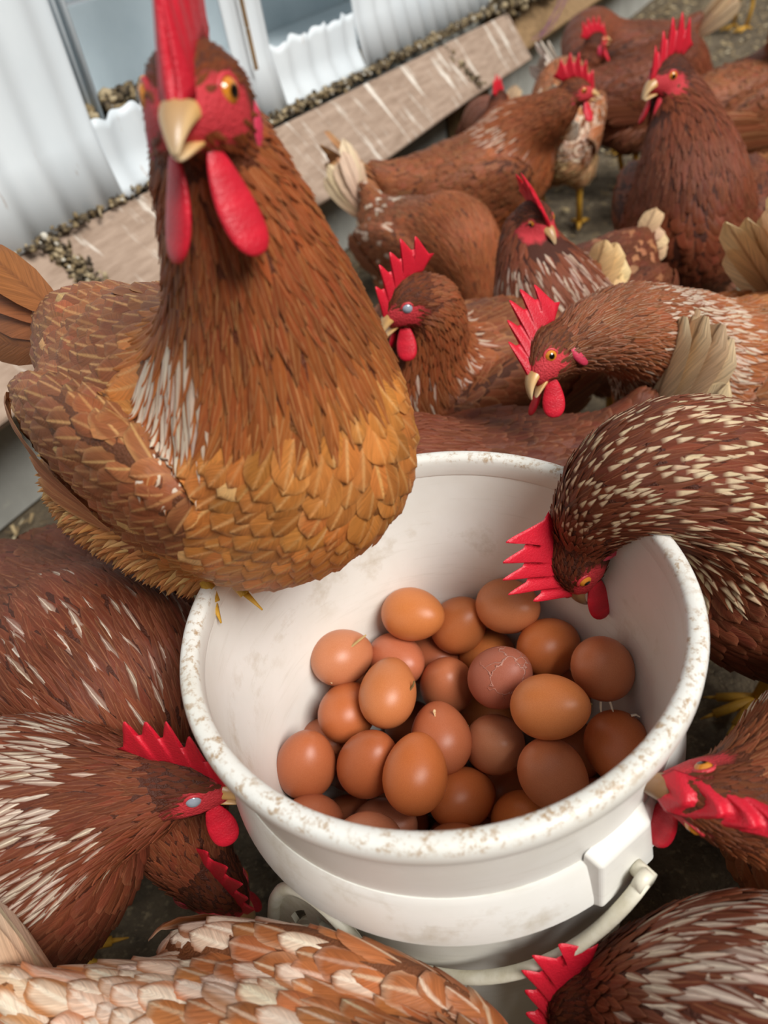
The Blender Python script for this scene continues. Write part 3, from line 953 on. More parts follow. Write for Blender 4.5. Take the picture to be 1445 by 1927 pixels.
def interp(x, xs, ys): return np.interp(x, xs, ys)
SHAPES = {
    'body':   ([0, .2, .4, .6, .7, .8, .88, .94, .98, 1.0], [.45, .80, .97, 1.0, .96, .86, .71, .52, .30, .06]),
    'hackle': ([0, .2, .45, .7, .88, 1.0], [.45, .85, 1.0, .72, .38, .03]),
    'flight': ([0, .15, .5, .8, .9, .96, 1.0], [.25, .70, 1.0, .96, .80, .52, .10]),
    'fluff':  ([0, .2, .5, .8, 1.0], [.5, .9, .8, .45, .03]),
}
def bezier(p0, p1, p2, p3, n):
    t = np.linspace(0, 1, n)[:, None]
    return (1 - t) ** 3 * p0 + 3 * t * (1 - t) ** 2 * p1 + 3 * t * t * (1 - t) * p2 + t ** 3 * p3

def frame(fwd, up):
    x = nrm(fwd); y = nrm(np.cross(up, x)); z = np.cross(x, y)
    return np.stack([x, y, z])          # rows: axes

def hen_palette(k):
    P = {
     'gold':  dict(breast=(212, 134, 66), neck=(158, 80, 42), wing=(164, 98, 60), back=(152, 90, 54), fluff=(214, 146, 86), tail=(176, 116, 70), light=(238, 186, 122)),
     'red':   dict(breast=(160, 86, 48), neck=(150, 78, 44), wing=(144, 80, 50), back=(142, 80, 50), fluff=(174, 114, 74), tail=(232, 196, 150), light=(222, 168, 118)),
     'dark':  dict(breast=(120, 61, 40), neck=(124, 63, 40), wing=(122, 66, 44), back=(116, 62, 42), fluff=(134, 80, 56), tail=(222, 190, 150), light=(182, 124, 88)),
     'pale':  dict(breast=(186, 110, 60), neck=(156, 86, 48), wing=(182, 108, 62), back=(200, 128, 76), fluff=(212, 160, 112), tail=(246, 218, 180), light=(250, 226, 198)),
    }[k]
    return {a: lin(b) for a, b in P.items()}

def tint(c, n, s): return np.clip(c[None] * rng.normal(1, s, (n, 1)) * rng.normal(1, s * .35, (n, 3)), 0.004, 0.95)

RED = lin((214, 30, 52)); REDD = lin((176, 26, 44)); SKINR = lin((206, 58, 66))

def feather_grid(body, p, fl, L, W, shape, lift, base, nr, nc, roll=0.10, curl=0.10, pull=0.22, iters=2):
    """feathers laid on the body surface; returns (n, nr*nc, 3) and the uv of one feather"""
    n = len(p)
    nv = body.n(p)
    f = fl - nv * (fl * nv).sum(1)[:, None]
    f = f / (np.linalg.norm(f, axis=1)[:, None] + 1e-9)
    sd_ = np.cross(nv, f)
    v = 1 - (1 - np.linspace(0, 1, nr)) ** (1.9 if shape == 'body' else 1.3); u = np.linspace(-1, 1, nc)
    w = interp(v, *SHAPES[shape])
    Vv, Uu = np.meshgrid(v, u, indexing='ij')
    Ww = np.repeat(w[:, None], nc, 1)
    vv, uu, ww = Vv.ravel(), Uu.ravel(), Ww.ravel()
    Q = p[:, None] + f[:, None] * ((vv - pull)[None, :, None] * L[:, None, None]) + sd_[:, None] * (uu * ww)[None, :, None] * (W / 2)[:, None, None]
    rl = rng.normal(0, roll, (n, 1))
    h = base[:, None] + lift[:, None] * (vv ** 1.4)[None] + (rl * uu[None] * ww[None] - curl * (uu * uu)[None] * 2) * (W / 2)[:, None] * (0.4 + 0.6 * vv[None])
    Qf = Q.reshape(-1, 3); hf = h.ravel()
    for _ in range(iters):
        Qf = body.pr(Qf, hf)
    uv = np.stack([uu * .5 + .5, vv], 1)
    return Qf.reshape(n, nr * nc, 3), uv

def grid_faces(nr, nc):
    i = np.arange(nr * nc).reshape(nr, nc)
    return np.stack([i[:-1, :-1], i[:-1, 1:], i[1:, 1:], i[1:, :-1]], -1).reshape(-1, 4)

def loft(rings):
    n, m = len(rings), len(rings[0])
    V = [q for r in rings for q in r]
    F = [(i * m + k, i * m + (k + 1) % m, (i + 1) * m + (k + 1) % m, (i + 1) * m + k) for i in range(n - 1) for k in range(m)]
    F += [tuple(range(m - 1, -1, -1)), tuple(range((n - 1) * m, n * m))]
    return V, F

def hen_head_parts(root, H, A, down, sc, look, lod):
    """comb, beak, eyes, wattles, earlobes; H head centre, A rows = forward, left, up (hen space)"""
    T = lambda q: H + (np.asarray(q, float) * sc) @ A
    r2 = np.random.default_rng(int(1e4 * abs(H[0]) + 1e5 * abs(H[2])) % 9999 + look.get('seed', 0))
    # single upright comb with five points
    ns, nh = (60, 9) if lod else (34, 6)
    Hc = look.get('comb', 0.030); lean = look.get('lean', 0.0); thick = look.get('combt', 0.0042)
    V = []; Cc = []
    npk = look.get('npk', 5); notch = look.get('notch', 0.50)
    pkv = r2.uniform(.88, 1.14, npk)
    for side in (1, -1):
        for i in range(ns + 1):
            s = i / ns
            bx = 0.031 - 0.056 * s
            bz = 0.004 + 0.0185 * math.sin(min(1, s * 1.35) * math.pi / 2) - 0.006 * max(0, s - .72) / .28
            env = (0.35 + 0.65 * math.sin(math.pi * (0.12 + 0.70 * s))) * (1 if s < .93 else (1 - s) / .07 * .8 + .2)
            ph = s * npk
            tri = (0.5 - 0.5 * math.cos(2 * math.pi * ph)) ** 0.62
            hgt = Hc * env * (1.0 - notch + notch * 1.1 * tri) * float(np.interp(ph, np.arange(npk) + .5, pkv))
            if s < 0.04: hgt *= 0.35 + s / .04 * .65
            for j in range(nh):
                t = j / (nh - 1)
                sp = (ph % 1.0) - 0.5
                x = bx - 0.012 * t * s - 0.004 * t + sp * 0.004 * t * t
                z = bz - 0.004 + (hgt + 0.004) * t
                th = thick * (1 - 0.72 * t ** 1.2) * (1.0 + 0.5 * (1 - s) * (1 - t)) * (1 if j < nh - 1 else 0.15)
                th *= min(1.0, 0.25 + 6 * s) * min(1.0, 0.25 + 8 * (1 - s))
                y = side * th * .5 + lean * (hgt * t) * (0.3 + t) + 0.0015 * math.sin(6 * s + 3) * t
                V.append(T((x, y, z))); Cc.append(RED * (1.05 - .25 * (1 - t)))
    F = []
    o = (ns + 1) * nh
    for i in range(ns):
        for j in range(nh - 1):
            a = i * nh + j
            F.append((a, a + nh, a + nh + 1, a + 1)); F.append((o + a, o + a + 1, o + a + nh + 1, o + a + nh))
        a = i * nh + nh - 1; F.append((a, a + nh, o + a + nh, o + a))
        a = i * nh; F.append((a, o + a, o + a + nh, a + nh))
    for j in range(nh - 1):
        F.append((j, j + 1, o + j + 1, o + j)); a = ns * nh + j; F.append((a, o + a, o + a + 1, a + 1))
    mesh_obj('comb', V, F, M_FLESH, root, True, attrs={'ca': Cc})
    # beak
    m = 14
    for nm, spec in (('upper_beak', [(.016, .000, .0092, .0085), (.024, .000, .0080, .0075), (.0295, -.0008, .0066, .0064), (.0345, -.0030, .0048, .0050), (.0390, -.0065, .0029, .0032), (.0415, -.0105, .0009, .0011)]),
                     ('lower_beak', [(.014, -.0085, .0080, .0040), (.024, -.0090, .0066, .0036), (.0295, -.0098, .0050, .0028), (.0345, -.0112, .0030, .0018), (.0370, -.0120, .0008, .0007)])):
        rings = []; C2 = []
        for i, (x, z, hw, hh) in enumerate(spec):
            t = i / (len(spec) - 1)
            ring = []
            for k in range(m):
                w = 2 * math.pi * k / m
                cy, cz = math.cos(w), math.sin(w)
                zz = cz * hh * (1.0 if (cz > 0) == (nm == 'upper_beak') else 0.42)
                ring.append(T((x, cy * hw, z + zz)))
                base = lin((206, 150, 66)); horn = lin((216, 190, 150)); darkc = lin((120, 82, 60))
                c = base * (1 - t) + horn * t
                if cz > .55 and nm == 'upper_beak': c = c * .55 + darkc * .45
                if look.get('darkbeak'): c = c * .3 + lin((92, 62, 48)) * .7
                C2.append(c)
            rings.append(ring)
        V, F = loft(rings)
        b = mesh_obj(nm, V, F, M_BEAK, root, True, attrs={'ca': C2})
        ss = b.modifiers.new('smooth', 'SUBSURF'); ss.levels = 1; ss.render_levels = 1
    # eyes
    for s in (1, -1):
        c = np.array([0.0085, s * 0.0122, 0.0045]); out = nrm([0.50, s * 1.0, 0.06])
        R = 0.0058
        B = frame(out, (0, 0, 1))
        V, F, C3 = [], [], []
        nr, nc = 18, 20
        for i in range(nr + 1):
            th = math.pi * i / nr
            for k in range(nc):
                w = 2 * math.pi * k / nc
                loc = np.array([math.cos(th) * (1.0 if th > .7 else 1.0), math.sin(th) * math.cos(w), math.sin(th) * math.sin(w)])
                V.append(T(c + R * (loc @ B)))
                dg = math.degrees(th)
                C3.append(lin((10, 8, 8)) if dg < 28 else (lin((206, 130, 38)) if dg < 56 else (lin((150, 84, 40)) if dg < 64 else SKINR * .6)))
        F = [(i * nc + k, i * nc + (k + 1) % nc, (i + 1) * nc + (k + 1) % nc, (i + 1) * nc + k) for i in range(nr) for k in range(nc)]
        if look.get('shut'): C3 = [lin((150, 160, 172)) for _ in C3]
        e = mesh_obj('eye', V, F, M_EYE, root, True, attrs={'ca': C3})
        # eyelid ring
        mr = MB()
        pts = [T(c + R * (np.array([0.42, .93 * math.cos(w), .93 * math.sin(w)]) @ B)) for w in np.linspace(0, 2 * math.pi, 22)]
        mr.tube(pts, 0.0012 * sc, 6, cap=False)
        mesh_obj('eyelid', mr.v, mr.f, M_FLESH, e, True, attrs={'ca': [SKINR] * len(mr.v)})
        # wattle
        wl, ww_, wt = look.get('wattle', 0.0165), 0.0098, 0.0036
        a0 = T((0.0165, s * 0.0070, -0.0105))
        dn = nrm(down + 0.10 * s * A[1] + 0.10 * A[0]); sid = nrm(A[1] + s * .8 * A[0] - dn * ((A[1] + s * .8 * A[0]) @ dn)); fw = np.cross(sid, dn)
        V, C4 = [], []
        nr, nc = 14, 18
        for i in range(nr + 1):
            th = math.pi * i / nr
            for k in range(nc):
                w = 2 * math.pi * k / nc
                ln = (1 - math.cos(th))
                rw = math.sin(th) ** 0.85 * (0.50 + 0.55 * ln / 2)
                V.append(a0 + sc * (dn * wl * ln + fw * ww_ * rw * math.cos(w) * 1.15 + sid * (wt * rw * math.sin(w) + s * 0.0035 * ln * ln * .5)))
                C4.append(RED * (0.95 + .1 * math.sin(9 * th)))
        F = [(i * nc + k, i * nc + (k + 1) % nc, (i + 1) * nc + (k + 1) % nc, (i + 1) * nc + k) for i in range(nr) for k in range(nc)]
        mesh_obj('wattle', V, F, M_FLESH, root, True, attrs={'ca': C4})
        # earlobe
        V, C5 = [], []
        c = np.array([-0.0080, s * 0.0190, -0.0120])
        for i in range(nr + 1):
            th = math.pi * i / nr
            for k in range(nc):
                w = 2 * math.pi * k / nc
                V.append(T(c + np.array([0.0062 * math.sin(th) * math.cos(w), s * 0.0034 * math.sin(th) * math.sin(w), 0.0125 * math.cos(th)])))
                C5.append(lin((216, 62, 92)) * (.9 + .15 * math.cos(th)))
        mesh_obj('earlobe', V, F, M_FLESH, root, True, attrs={'ca': C5})

def hen_legs(root, hb, scale, zfoot, spread=0.042, perched=False):
    for s in (1, -1):
        top = np.array([-0.01, s * spread, hb - 0.085 * scale]); ank = np.array([0.006, s * spread, zfoot + 0.012])
        if top[2] < ank[2] + .02: top[2] = ank[2] + .02
        m = MB()
        m.tube([top + (0, 0, .02), top * .5 + ank * .5 + np.array([-.008, 0, 0]), ank], [0.0095 * scale, 0.0068 * scale, 0.0072 * scale], 10)
        for a, l in ((0, .052), (.48, .043), (-.48, .043), (math.pi, .024)):
            d = np.array([math.cos(a), math.sin(a), 0])
            dr = -0.020 if perched and abs(a) < 1 else 0
            m.tube([ank, ank + d * l * .5 * scale + (0, 0, -.003), ank + d * l * .88 * scale + np.array([0, 0, -.0075 + dr * .8])], [0.0062 * scale, 0.0052 * scale, 0.0044 * scale], 8)
            m.tube([ank + d * l * .86 * scale + np.array([0, 0, -.0072 + dr * .8]), ank + d * (l + .008) * scale + np.array([0, 0, -.0105 + dr])], [0.0026 * scale, 0.0006], 6)
        mesh_obj('leg', m.v, m.f, M_LEG, root, True, attrs={'ca': [lin((206, 156, 52))] * len(m.v)})

def make_hen(label, loc, yaw, head, hdir, hup=(0, 0, 1), pal='red', s=1.0, hb=0.215, pitch=0.0, z0=0.0, res=0.0075, rows=5, cols=3,
             dens=1.0, streak=0.0, srange=(0.55, 1.0), sfill=0.7, tailc=None, tail_up=38, tail_len=0.125, ntail=9, arr=None, look=None, n_ind=0, legs=True, shaft=0.15,
             neckr=1.0, npts=None, whites=0.0, nb=0.0, tail_spread=1.0, perched=False, group='brown hens crowding the shed', dir0=(0.62, 0, 0.78), flecks=0.0, breastr=1.0, paleback=0.0, tail_w=0.036, belly=False, fsize=1.0, nlift=0.0):
    look = look or {}
    yr = math.radians(yaw)
    root = empty('hen', (loc[0], loc[1], z0), yr)
    tag(root, label, 'hen', group)
    RZ = np.array([[math.cos(yr), math.sin(yr), 0], [-math.sin(yr), math.cos(yr), 0], [0, 0, 1]])   # world -> local
    w2l = lambda q: RZ @ (np.asarray(q, float) - np.array([loc[0], loc[1], z0]))
    H = w2l(head); HA = frame(RZ @ nrm(hdir), RZ @ np.asarray(hup, float))
    pr_ = math.radians(pitch)
    PM = np.array([[math.cos(pr_), 0, math.sin(pr_)], [0, 1, 0], [-math.sin(pr_), 0, math.cos(pr_)]])  # rows: body axes
    def B(x, y, z): return np.array([0, 0, hb]) + s * (np.array([x, y, z]) @ PM)
    bd = Body()
    tor = [(-.125, .022, .040), (-.078, .008, .066), (-.012, .0, .083), (.052, .004, .083 * breastr), (.092, .022, .068 * breastr)]
    for (xa, za, ra), (xb, zb, rb) in zip(tor, tor[1:]):
        bd.add(Seg(B(xa, 0, za), B(xb, 0, zb), ra * s, rb * s, 0.92, 0.03 * s, 'torso', (xa + .125) / .22, (xb + .125) / .22))
    # neck
    P0 = B(.072, 0, .046); P3 = H - HA[0] * 0.010 * s - HA[2] * 0.006 * s
    Ln = np.linalg.norm(P3 - P0)
    d0 = nrm(np.array(dir0) @ PM)
    av = nrm(-(HA[2] * 0.85 + HA[0] * 0.45)) if arr is None else -nrm(RZ @ np.asarray(arr, float))
    bz = bezier(P0, P0 + d0 * Ln * (0.38 + nlift), P3 + av * Ln * (0.36 + nlift), P3, 9)
    if npts is not None: bz = bezier(P0, w2l(npts[0]), w2l(npts[1]), P3, 9)
    ts = np.linspace(0, 1, 9)
    rn = np.interp(ts, [0, .25, .5, .75, 1], np.array([.064, .055, .042, .031, .0205]) * neckr) * s
    rn[-1] = 0.0195 * s
    for i in range(8):
        bd.add(Seg(bz[i], bz[i + 1], rn[i], rn[i + 1], 0.92 if i < 2 else 1.0, 0.030 * s if i < 2 else 0.012 * s, 'neck', 1 - ts[i], 1 - ts[i + 1]))
    hs = s * look.get('hs', 1.0)
    for o, r, k in (((-.003, 0, .0015), (.0235, .0182, .0200), .010), ((.013, 0, -.002), (.0165, .0112, .0120), .010), ((.004, .008, -.007), (.012, .0085, .0095), .006), ((.004, -.008, -.007), (.012, .0085, .0095), .006)):
        bd.add(Ell(H + (np.array(o) * hs) @ HA, HA, np.array(r) * hs, k * s, 'head', -HA[0]))
    # wings
    for sd_ in (1, -1):
        wf = frame((np.array([1, 0.10 * sd_, 0.12]) @ PM), (np.array([0, sd_ * 0.22, 1]) @ PM))
        bd.add(Ell(B(-.022, sd_ * .0655, .012), wf, np.array([.112, .0235, .056]) * s, 0.010 * s, 'wing', -(wf[0]) + 0.25 * np.array([0, 0, -1.0])))
    # thighs and belly
    for sd_ in (1, -1):
        bd.add(Ell(B(-.018, sd_ * .040, -.066), frame(np.array([1., 0, 0]) @ PM, (0, 0, 1)), np.array([.055, .034, .044]) * s, .022 * s, 'fluff', (-.55, 0, -.8)))
    bd.add(Ell(B(-.080, 0, -.030), np.eye(3), np.array([.058, .054, .048]) * s, .03 * s, 'fluff', (-.8, 0, -.6)))
    if belly:
        for sd_ in (1, -1):
            bd.add(Ell(B(-.078, sd_ * .034, -.058), np.eye(3), np.array([.085, .050, .050]) * s, .02 * s, 'fluff', (-.8, 0, -.6)))
    # tail root
    ta = math.radians(tail_up)
    td = np.array([-math.cos(ta), 0, math.sin(ta)])
    bd.add(Seg(B(*(np.array([-.118, 0, .030]) + td * .062)), B(-.112, 0, .028), .017 * s, .043 * s, .72, .03 * s, 'tail', 0, 1))
    V, F = bd.mesh(res)
    reg, sp_, fl = bd.info(V)
    pal_ = hen_palette(pal)
    cm = {'torso': pal_['breast'], 'neck': pal_['neck'], 'head': pal_['neck'] * .8, 'wing': pal_['wing'], 'fluff': pal_['fluff'], 'tail': pal_['back']}
    VC = np.array([cm[r] for r in reg]) * 0.35
    hl = (V - H) @ HA.T / hs
    fmask = ((hl[:, 0] - .0150) / .0175) ** 2 + ((hl[:, 2] + .0010) / .0118) ** 2
    near = np.linalg.norm(hl, axis=1) < .045
    fm = np.clip((1.1 - fmask) * 5, 0, 1) * near * (np.abs(hl[:, 1]) < .03)
    VC = VC * (1 - fm[:, None]) + SKINR * fm[:, None]
    mesh_obj('body', V, F, M_SKIN, root, True, attrs={'ca': VC})
    # --- sample feather seats
    tri = np.concatenate([F[:, [0, 1, 2]], F[:, [0, 2, 3]]])
    a, b, c = V[tri[:, 0]], V[tri[:, 1]], V[tri[:, 2]]
    area = np.linalg.norm(np.cross(b - a, c - a), axis=1) / 2
    tot = area.sum()
    nc_ = int(min(60000, tot / (0.0042 / dens) ** 2 * 3.0 / (s * s)))
    ti = rng.choice(len(tri), nc_, p=area / tot)
    r1 = np.sqrt(rng.random((nc_, 1))); r2 = rng.random((nc_, 1))
    Pc = a[ti] * (1 - r1) + b[ti] * r1 * (1 - r2) + c[ti] * r1 * r2
    reg, sp_, fl = bd.info(Pc)
    hl = (Pc - H) @ HA.T / hs
    fmask = ((hl[:, 0] - .0150) / .0155) ** 2 + ((hl[:, 2] + .0010) / .0100) ** 2
    bare = (fmask < 1.0) & (np.linalg.norm(hl, axis=1) < .045) & ((rng.random(len(Pc)) < .85) | (fmask < .45))
    bare |= (np.linalg.norm(hl, axis=1) < .05) & (hl[:, 0] > .0225)
    Pc, reg, sp_, fl = Pc[~bare], reg[~bare], sp_[~bare], fl[~bare]
    spot = np.zeros(len(Pc), bool)
    if look.get('spot') is not None:
        cx_, cy_, rx_, ry_ = look['spot']
        Pw = Pc @ RZ + np.array([loc[0], loc[1], z0]); dv = Pw - CAM; dep = dv @ CF
        ex_ = (IW / 2 + FPX * (dv @ CR) / dep - cx_) / rx_; ey_ = (IH / 2 - FPX * (dv @ CU) / dep - cy_) / ry_
        ins = (ex_ ** 2 + ey_ ** 2 < 1) & (((bd.n(Pc) @ RZ) * dv).sum(1) < 0)
        spot = ins & (dep < np.min(dep[ins]) + .06)
        reg = reg.copy(); reg[spot] = 'neck'; sp_ = np.where(spot, .7, sp_)
        Pin = fl[spot]; fl = fl.copy(); fl[spot] = RZ @ np.array(look['spotflow'])
    Lc = np.zeros(len(Pc)); Wc = np.zeros(len(Pc)); Rc = np.zeros(len(Pc))
    isr = {k: reg == k for k in ('torso', 'neck', 'head', 'wing', 'fluff', 'tail')}
    k = isr['neck']; Lc[k] = interp(sp_[k], [0, .35, .75, 1], [.012, .026, .044, .038]); Wc[k] = interp(sp_[k], [0, .4, .8, 1], [.0042, .0062, .0090, .0135]); Rc[k] = interp(sp_[k], [0, .4, .8, 1], [.0026, .0036, .0050, .0072])
    k = isr['head']; Lc[k], Wc[k], Rc[k] = .008, .0032, .0024
    k = isr['torso']; Lc[k], Wc[k], Rc[k] = .034, .0195, .0086
    k = isr['wing']; Lc[k], Wc[k], Rc[k] = .034, .0185, .0088
    k = isr['fluff']; Lc[k], Wc[k], Rc[k] = (.032, .0048, .0036) if belly else (.034, .0080, .0056)
    k = isr['tail']; Lc[k], Wc[k], Rc[k] = .042, .016, .0100
    Rc = Rc / dens
    if fsize != 1.0:
        k = isr['torso'] | isr['wing'] | isr['tail']; Lc[k] *= fsize; Wc[k] *= fsize; Rc[k] *= fsize
    Lc, Wc, Rc = Lc * s, Wc * s * (1 + .35 * (1 / dens - 1)), Rc * s
    kd = kdtree.KDTree(len(Pc))
    for i, q in enumerate(Pc): kd.insert(q, i)
    kd.balance()
    alive = np.ones(len(Pc), bool); keep = []
    for i in range(len(Pc)):
        if not alive[i]: continue
        keep.append(i)
        for _, j, _d in kd.find_range(Pc[i], Rc[i]): alive[j] = False
    keep = np.array(keep)
    Pk, rk, sk, fk, Lk, Wk = Pc[keep], reg[keep], sp_[keep], fl[keep], Lc[keep], Wc[keep]
    n = len(keep); spk = spot[keep]
    Lk = Lk * rng.uniform(.85, 1.15, n); Wk = Wk * rng.uniform(.9, 1.1, n)
    fk = fk / (np.linalg.norm(fk, axis=1)[:, None] + 1e-9) + rng.normal(0, 1, (n, 3)) * np.where((rk == 'torso') | (rk == 'wing'), .05, .08)[:, None]
    # --- colours
    ca = np.zeros((n, 3)); cb = np.zeros((n, 3)); pr = np.zeros((n, 4)); pr[:, 3] = rng.random(n)
    lowf = 1 + .12 * np.sin(Pk[:, 0] * 41 + 2 * np.sin(Pk[:, 2] * 33)) + .08 * np.sin(Pk[:, 2] * 57 + Pk[:, 1] * 29)
    top = Pk[:, 2] - (hb + .03 * s)
    for kname, base, var in (('torso', 'breast', .11), ('neck', 'neck', .12), ('head', 'neck', .14), ('wing', 'wing', .11), ('fluff', 'fluff', .12), ('tail', 'back', .10)):
        k = rk == kname
        if not k.any(): continue
        ca[k] = tint(pal_[base], k.sum(), var); cb[k] = tint(pal_['light'], k.sum(), .10)
    k = (rk == 'torso') & (Pk[:, 0] < .03 * s)
    ca[k] = tint(pal_['back'], k.sum(), .13)
    k = rk == 'head'; ca[k] *= .62
    # neck blends from dark nape near head to body colour at base
    k = rk == 'neck'
    tmix = np.clip((sk[k] - .50) / .50, 0, 1)[:, None] * rng.uniform(.5, 1.4, (k.sum(), 1)); tmix = np.clip(tmix, 0, 1)
    ca[k] = ca[k] * (1 - .7 * tmix) + tint(pal_['breast'], k.sum(), .12) * .7 * tmix
    ca *= lowf[:, None]
    pr[:, 0] = shaft * rng.uniform(.5, 1.3, n); pr[:, 1] = rng.uniform(.05, .30, n)
    k = rk == 'neck'; pr[k, 1] = rng.uniform(.05, .28, k.sum()); pr[k, 0] = rng.uniform(.1, .5, k.sum())
    k = rk == 'head'; pr[k, :2] = .05
    k = rk == 'fluff'; pr[k, :3] = .1
    if streak > 0:
        wgt = np.clip((sk - srange[0]) / .12, 0, 1) * np.clip((srange[1] + .02 - sk) / .08, 0, 1)
        if look.get('spot') is not None: wgt = spk * 1.0
        k = (rk == 'neck') & (rng.random(n) < streak * wgt)
        cb[k] = tint(lin((238, 220, 198)), k.sum(), .06); pr[k, 2] = sfill * rng.uniform(.6, 1.2, k.sum()); pr[k, 0] = .6; pr[k, 1] = 0
    if flecks > 0:
        k = (rk == 'neck') & (rng.random(n) < flecks) & (sk > .12)
        cb[k] = tint(lin((232, 206, 168)), k.sum(), .06); pr[k, 1] = 0.0; pr[k, 2] = 0; pr[k, 0] = 2.0
    if whites > 0:
        k = ((rk == 'torso') | (rk == 'wing')) & (rng.random(n) < whites)
        ca[k] = tint(pal_['light'], k.sum(), .10)
    if paleback > 0:
        t = np.clip((-Pk[:, 0] / s + .06) / .16, 0, 1) * ((rk == 'torso') | (rk == 'wing') | (rk == 'tail'))
        k = rng.random(n) < paleback * t
        cb[k] = tint(lin((248, 226, 204)), k.sum(), .05); pr[k, 2] = rng.uniform(.45, .95, k.sum())
    k = (rk == 'fluff') & (rng.random(n) < .22)
    ca[k] = tint(np.minimum(pal_['fluff'] * 1.6 + .06, .85), k.sum(), .08)
    lift = np.where(rk == 'fluff', .007, np.where(rk == 'neck', .0022, np.where(rk == 'head', .0011, .0030))) * s * rng.uniform(.6, 1.3, n)
    base = np.where(rk == 'head', -.0002, -.0004) * s * np.ones(n)
    groups = {}
    for kname in ('torso', 'neck', 'head', 'wing', 'fluff', 'tail'):
        sh = {'torso': 'body', 'wing': 'body', 'neck': 'hackle', 'head': 'fluff', 'fluff': 'fluff', 'tail': 'body'}[kname]
        groups.setdefault(sh, np.zeros(n, bool)); groups[sh] |= rk == kname
    allV, allca, allcb, allpr, alluv = [], [], [], [], []
    fidx = grid_faces(rows, cols)
    for sh, msk in groups.items():
        if not msk.any(): continue
        Q, uv = feather_grid(bd, Pk[msk], fk[msk], Lk[msk], Wk[msk], sh, lift[msk], base[msk], rows, cols, iters=2 if rows > 5 else 1)
        allV.append(Q); alluv.append(np.broadcast_to(uv, (msk.sum(),) + uv.shape))
        allca.append(ca[msk]); allcb.append(cb[msk]); allpr.append(pr[msk])
    Q = np.concatenate(allV); uvs = np.concatenate(alluv); ca, cb, pr = np.concatenate(allca), np.concatenate(allcb), np.concatenate(allpr)
    m = rows * cols
    ind = np.zeros(len(Q), bool)
    if n_ind:
        ctr = Q.mean(1) @ RZ + np.array([loc[0], loc[1], z0])
        dv = ctr - CAM; dep = dv @ CF
        px = IW / 2 + FPX * (dv @ CR) / dep; py = IH / 2 - FPX * (dv @ CU) / dep
        e1 = Q[:, (rows // 2) * cols + cols - 1] - Q[:, (rows // 2) * cols]; e2 = Q[:, -cols // 2] - Q[:, cols // 2]
        nv = np.cross(e1, e2) @ RZ
        vis = np.abs((nv * dv).sum(1) / np.linalg.norm(dv, axis=1)) / dep ** 2
        nn_ = bd.n(Q.mean(1)) @ RZ
        vis[(px < 0) | (px > IW) | (py < 0) | (py > IH) | ((nn_ * dv).sum(1) > 0)] = 0
        ind[np.argsort(-vis)[:n_ind]] = True
        ind &= vis > 0
    for i in np.where(ind)[0]:
        mesh_obj('feather', Q[i], fidx, M_FEATHER, root, True, attrs={'ca': np.repeat(ca[i][None], m, 0), 'cb': np.repeat(cb[i][None], m, 0), 'pr': np.repeat(pr[i][None], m, 0)}, uv=uvs[i])
    J = ~ind
    nj = J.sum()
    FF = (fidx[None] + m * np.arange(nj)[:, None, None]).reshape(-1, 4)
    pl = mesh_obj('plumage', Q[J].reshape(-1, 3), FF, M_FEATHER, root, True,
                  attrs={'ca': np.repeat(ca[J], m, 0), 'cb': np.repeat(cb[J], m, 0), 'pr': np.repeat(pr[J], m, 0)}, uv=uvs[J].reshape(-1, 2))
    pl['kind'] = 'stuff'
    # --- tail feathers, one object each
    tc = pal_['tail'] if tailc is None else lin(tailc)
    tr = 9; tcn = 5; fi = grid_faces(tr, tcn)
    for i in range(ntail):
        q = (i - (ntail - 1) / 2) / max(1, (ntail - 1) / 2)
        el = ta + math.radians(12) * (1 - abs(q) * 1.6) * tail_spread + rng.normal(0, .04)
        sw = q * 0.24 * tail_spread
        d = np.array([-math.cos(el) * math.cos(sw), math.sin(sw), math.sin(el)])
        o = np.array([-.150, q * .016, .052 - abs(q) * .026]) + td * .012
        up = nrm(np.cross(d, np.array([0, 1, 0]))) * -1
        sv = np.array([0, math.cos(1.2 * q), -math.sin(1.2 * q)]); side = nrm(sv - d * (sv @ d)); up = np.cross(d, side)
        L = tail_len * rng.uniform(.82, 1.08) * (1 - .12 * abs(q)); W = tail_w * rng.uniform(.9, 1.1)
        pts = []; uv = []
        for r in range(tr):
            v = r / (tr - 1); w = interp(v, *SHAPES['flight'])
            for c_ in range(tcn):
                u = -1 + 2 * c_ / (tcn - 1)
                loc3 = o + d * v * L + side * u * w * W / 2 + up * (.10 * u * u * W * math.copysign(1, -up[2] - 1e-6) + .006 * v * v * math.copysign(1, .3 - el))
                pts.append(B(*loc3)); uv.append((u * .5 + .5, v))
        cc = tint(tc, 1, .08)[0]; c2 = tint(pal_['back'], 1, .1)[0]
        vv = np.array(uv)[:, 1][:, None]
        CA = cc * np.clip(.25 + 1.1 * vv, 0, 1) + c2 * np.clip(.75 - 1.1 * vv, 0, 1)
        prr = np.array([.55, .05, 0, rng.random()])
        tf = mesh_obj('tail_feather', pts, fi, M_FEATHER, root, True, attrs={'ca': CA, 'cb': np.repeat([c2 * .6], len(pts), 0), 'pr': np.repeat([prr], len(pts), 0)}, uv=uv)
    # --- long wing feathers, one object each
    for sd_ in (1, -1):
        nw = 6
        st = np.array([B(-.040 - .012 * i, sd_ * .095, -.030 + .0105 * i) for i in range(nw)])
        for _ in range(3): st = bd.pr(st)
        fw = np.repeat([np.array([-1, 0, .06]) @ PM], nw, 0)
        Qw, uvw = feather_grid(bd, st, fw, np.full(nw, .085 * s), np.full(nw, .0175 * s), 'flight', np.full(nw, .004 * s), np.full(nw, .0045 * s), 7, 5, roll=.1, curl=.05, pull=.3)
        cw = tint(pal_['wing'] * .95, nw, .1); cl = tint(pal_['light'], nw, .08)
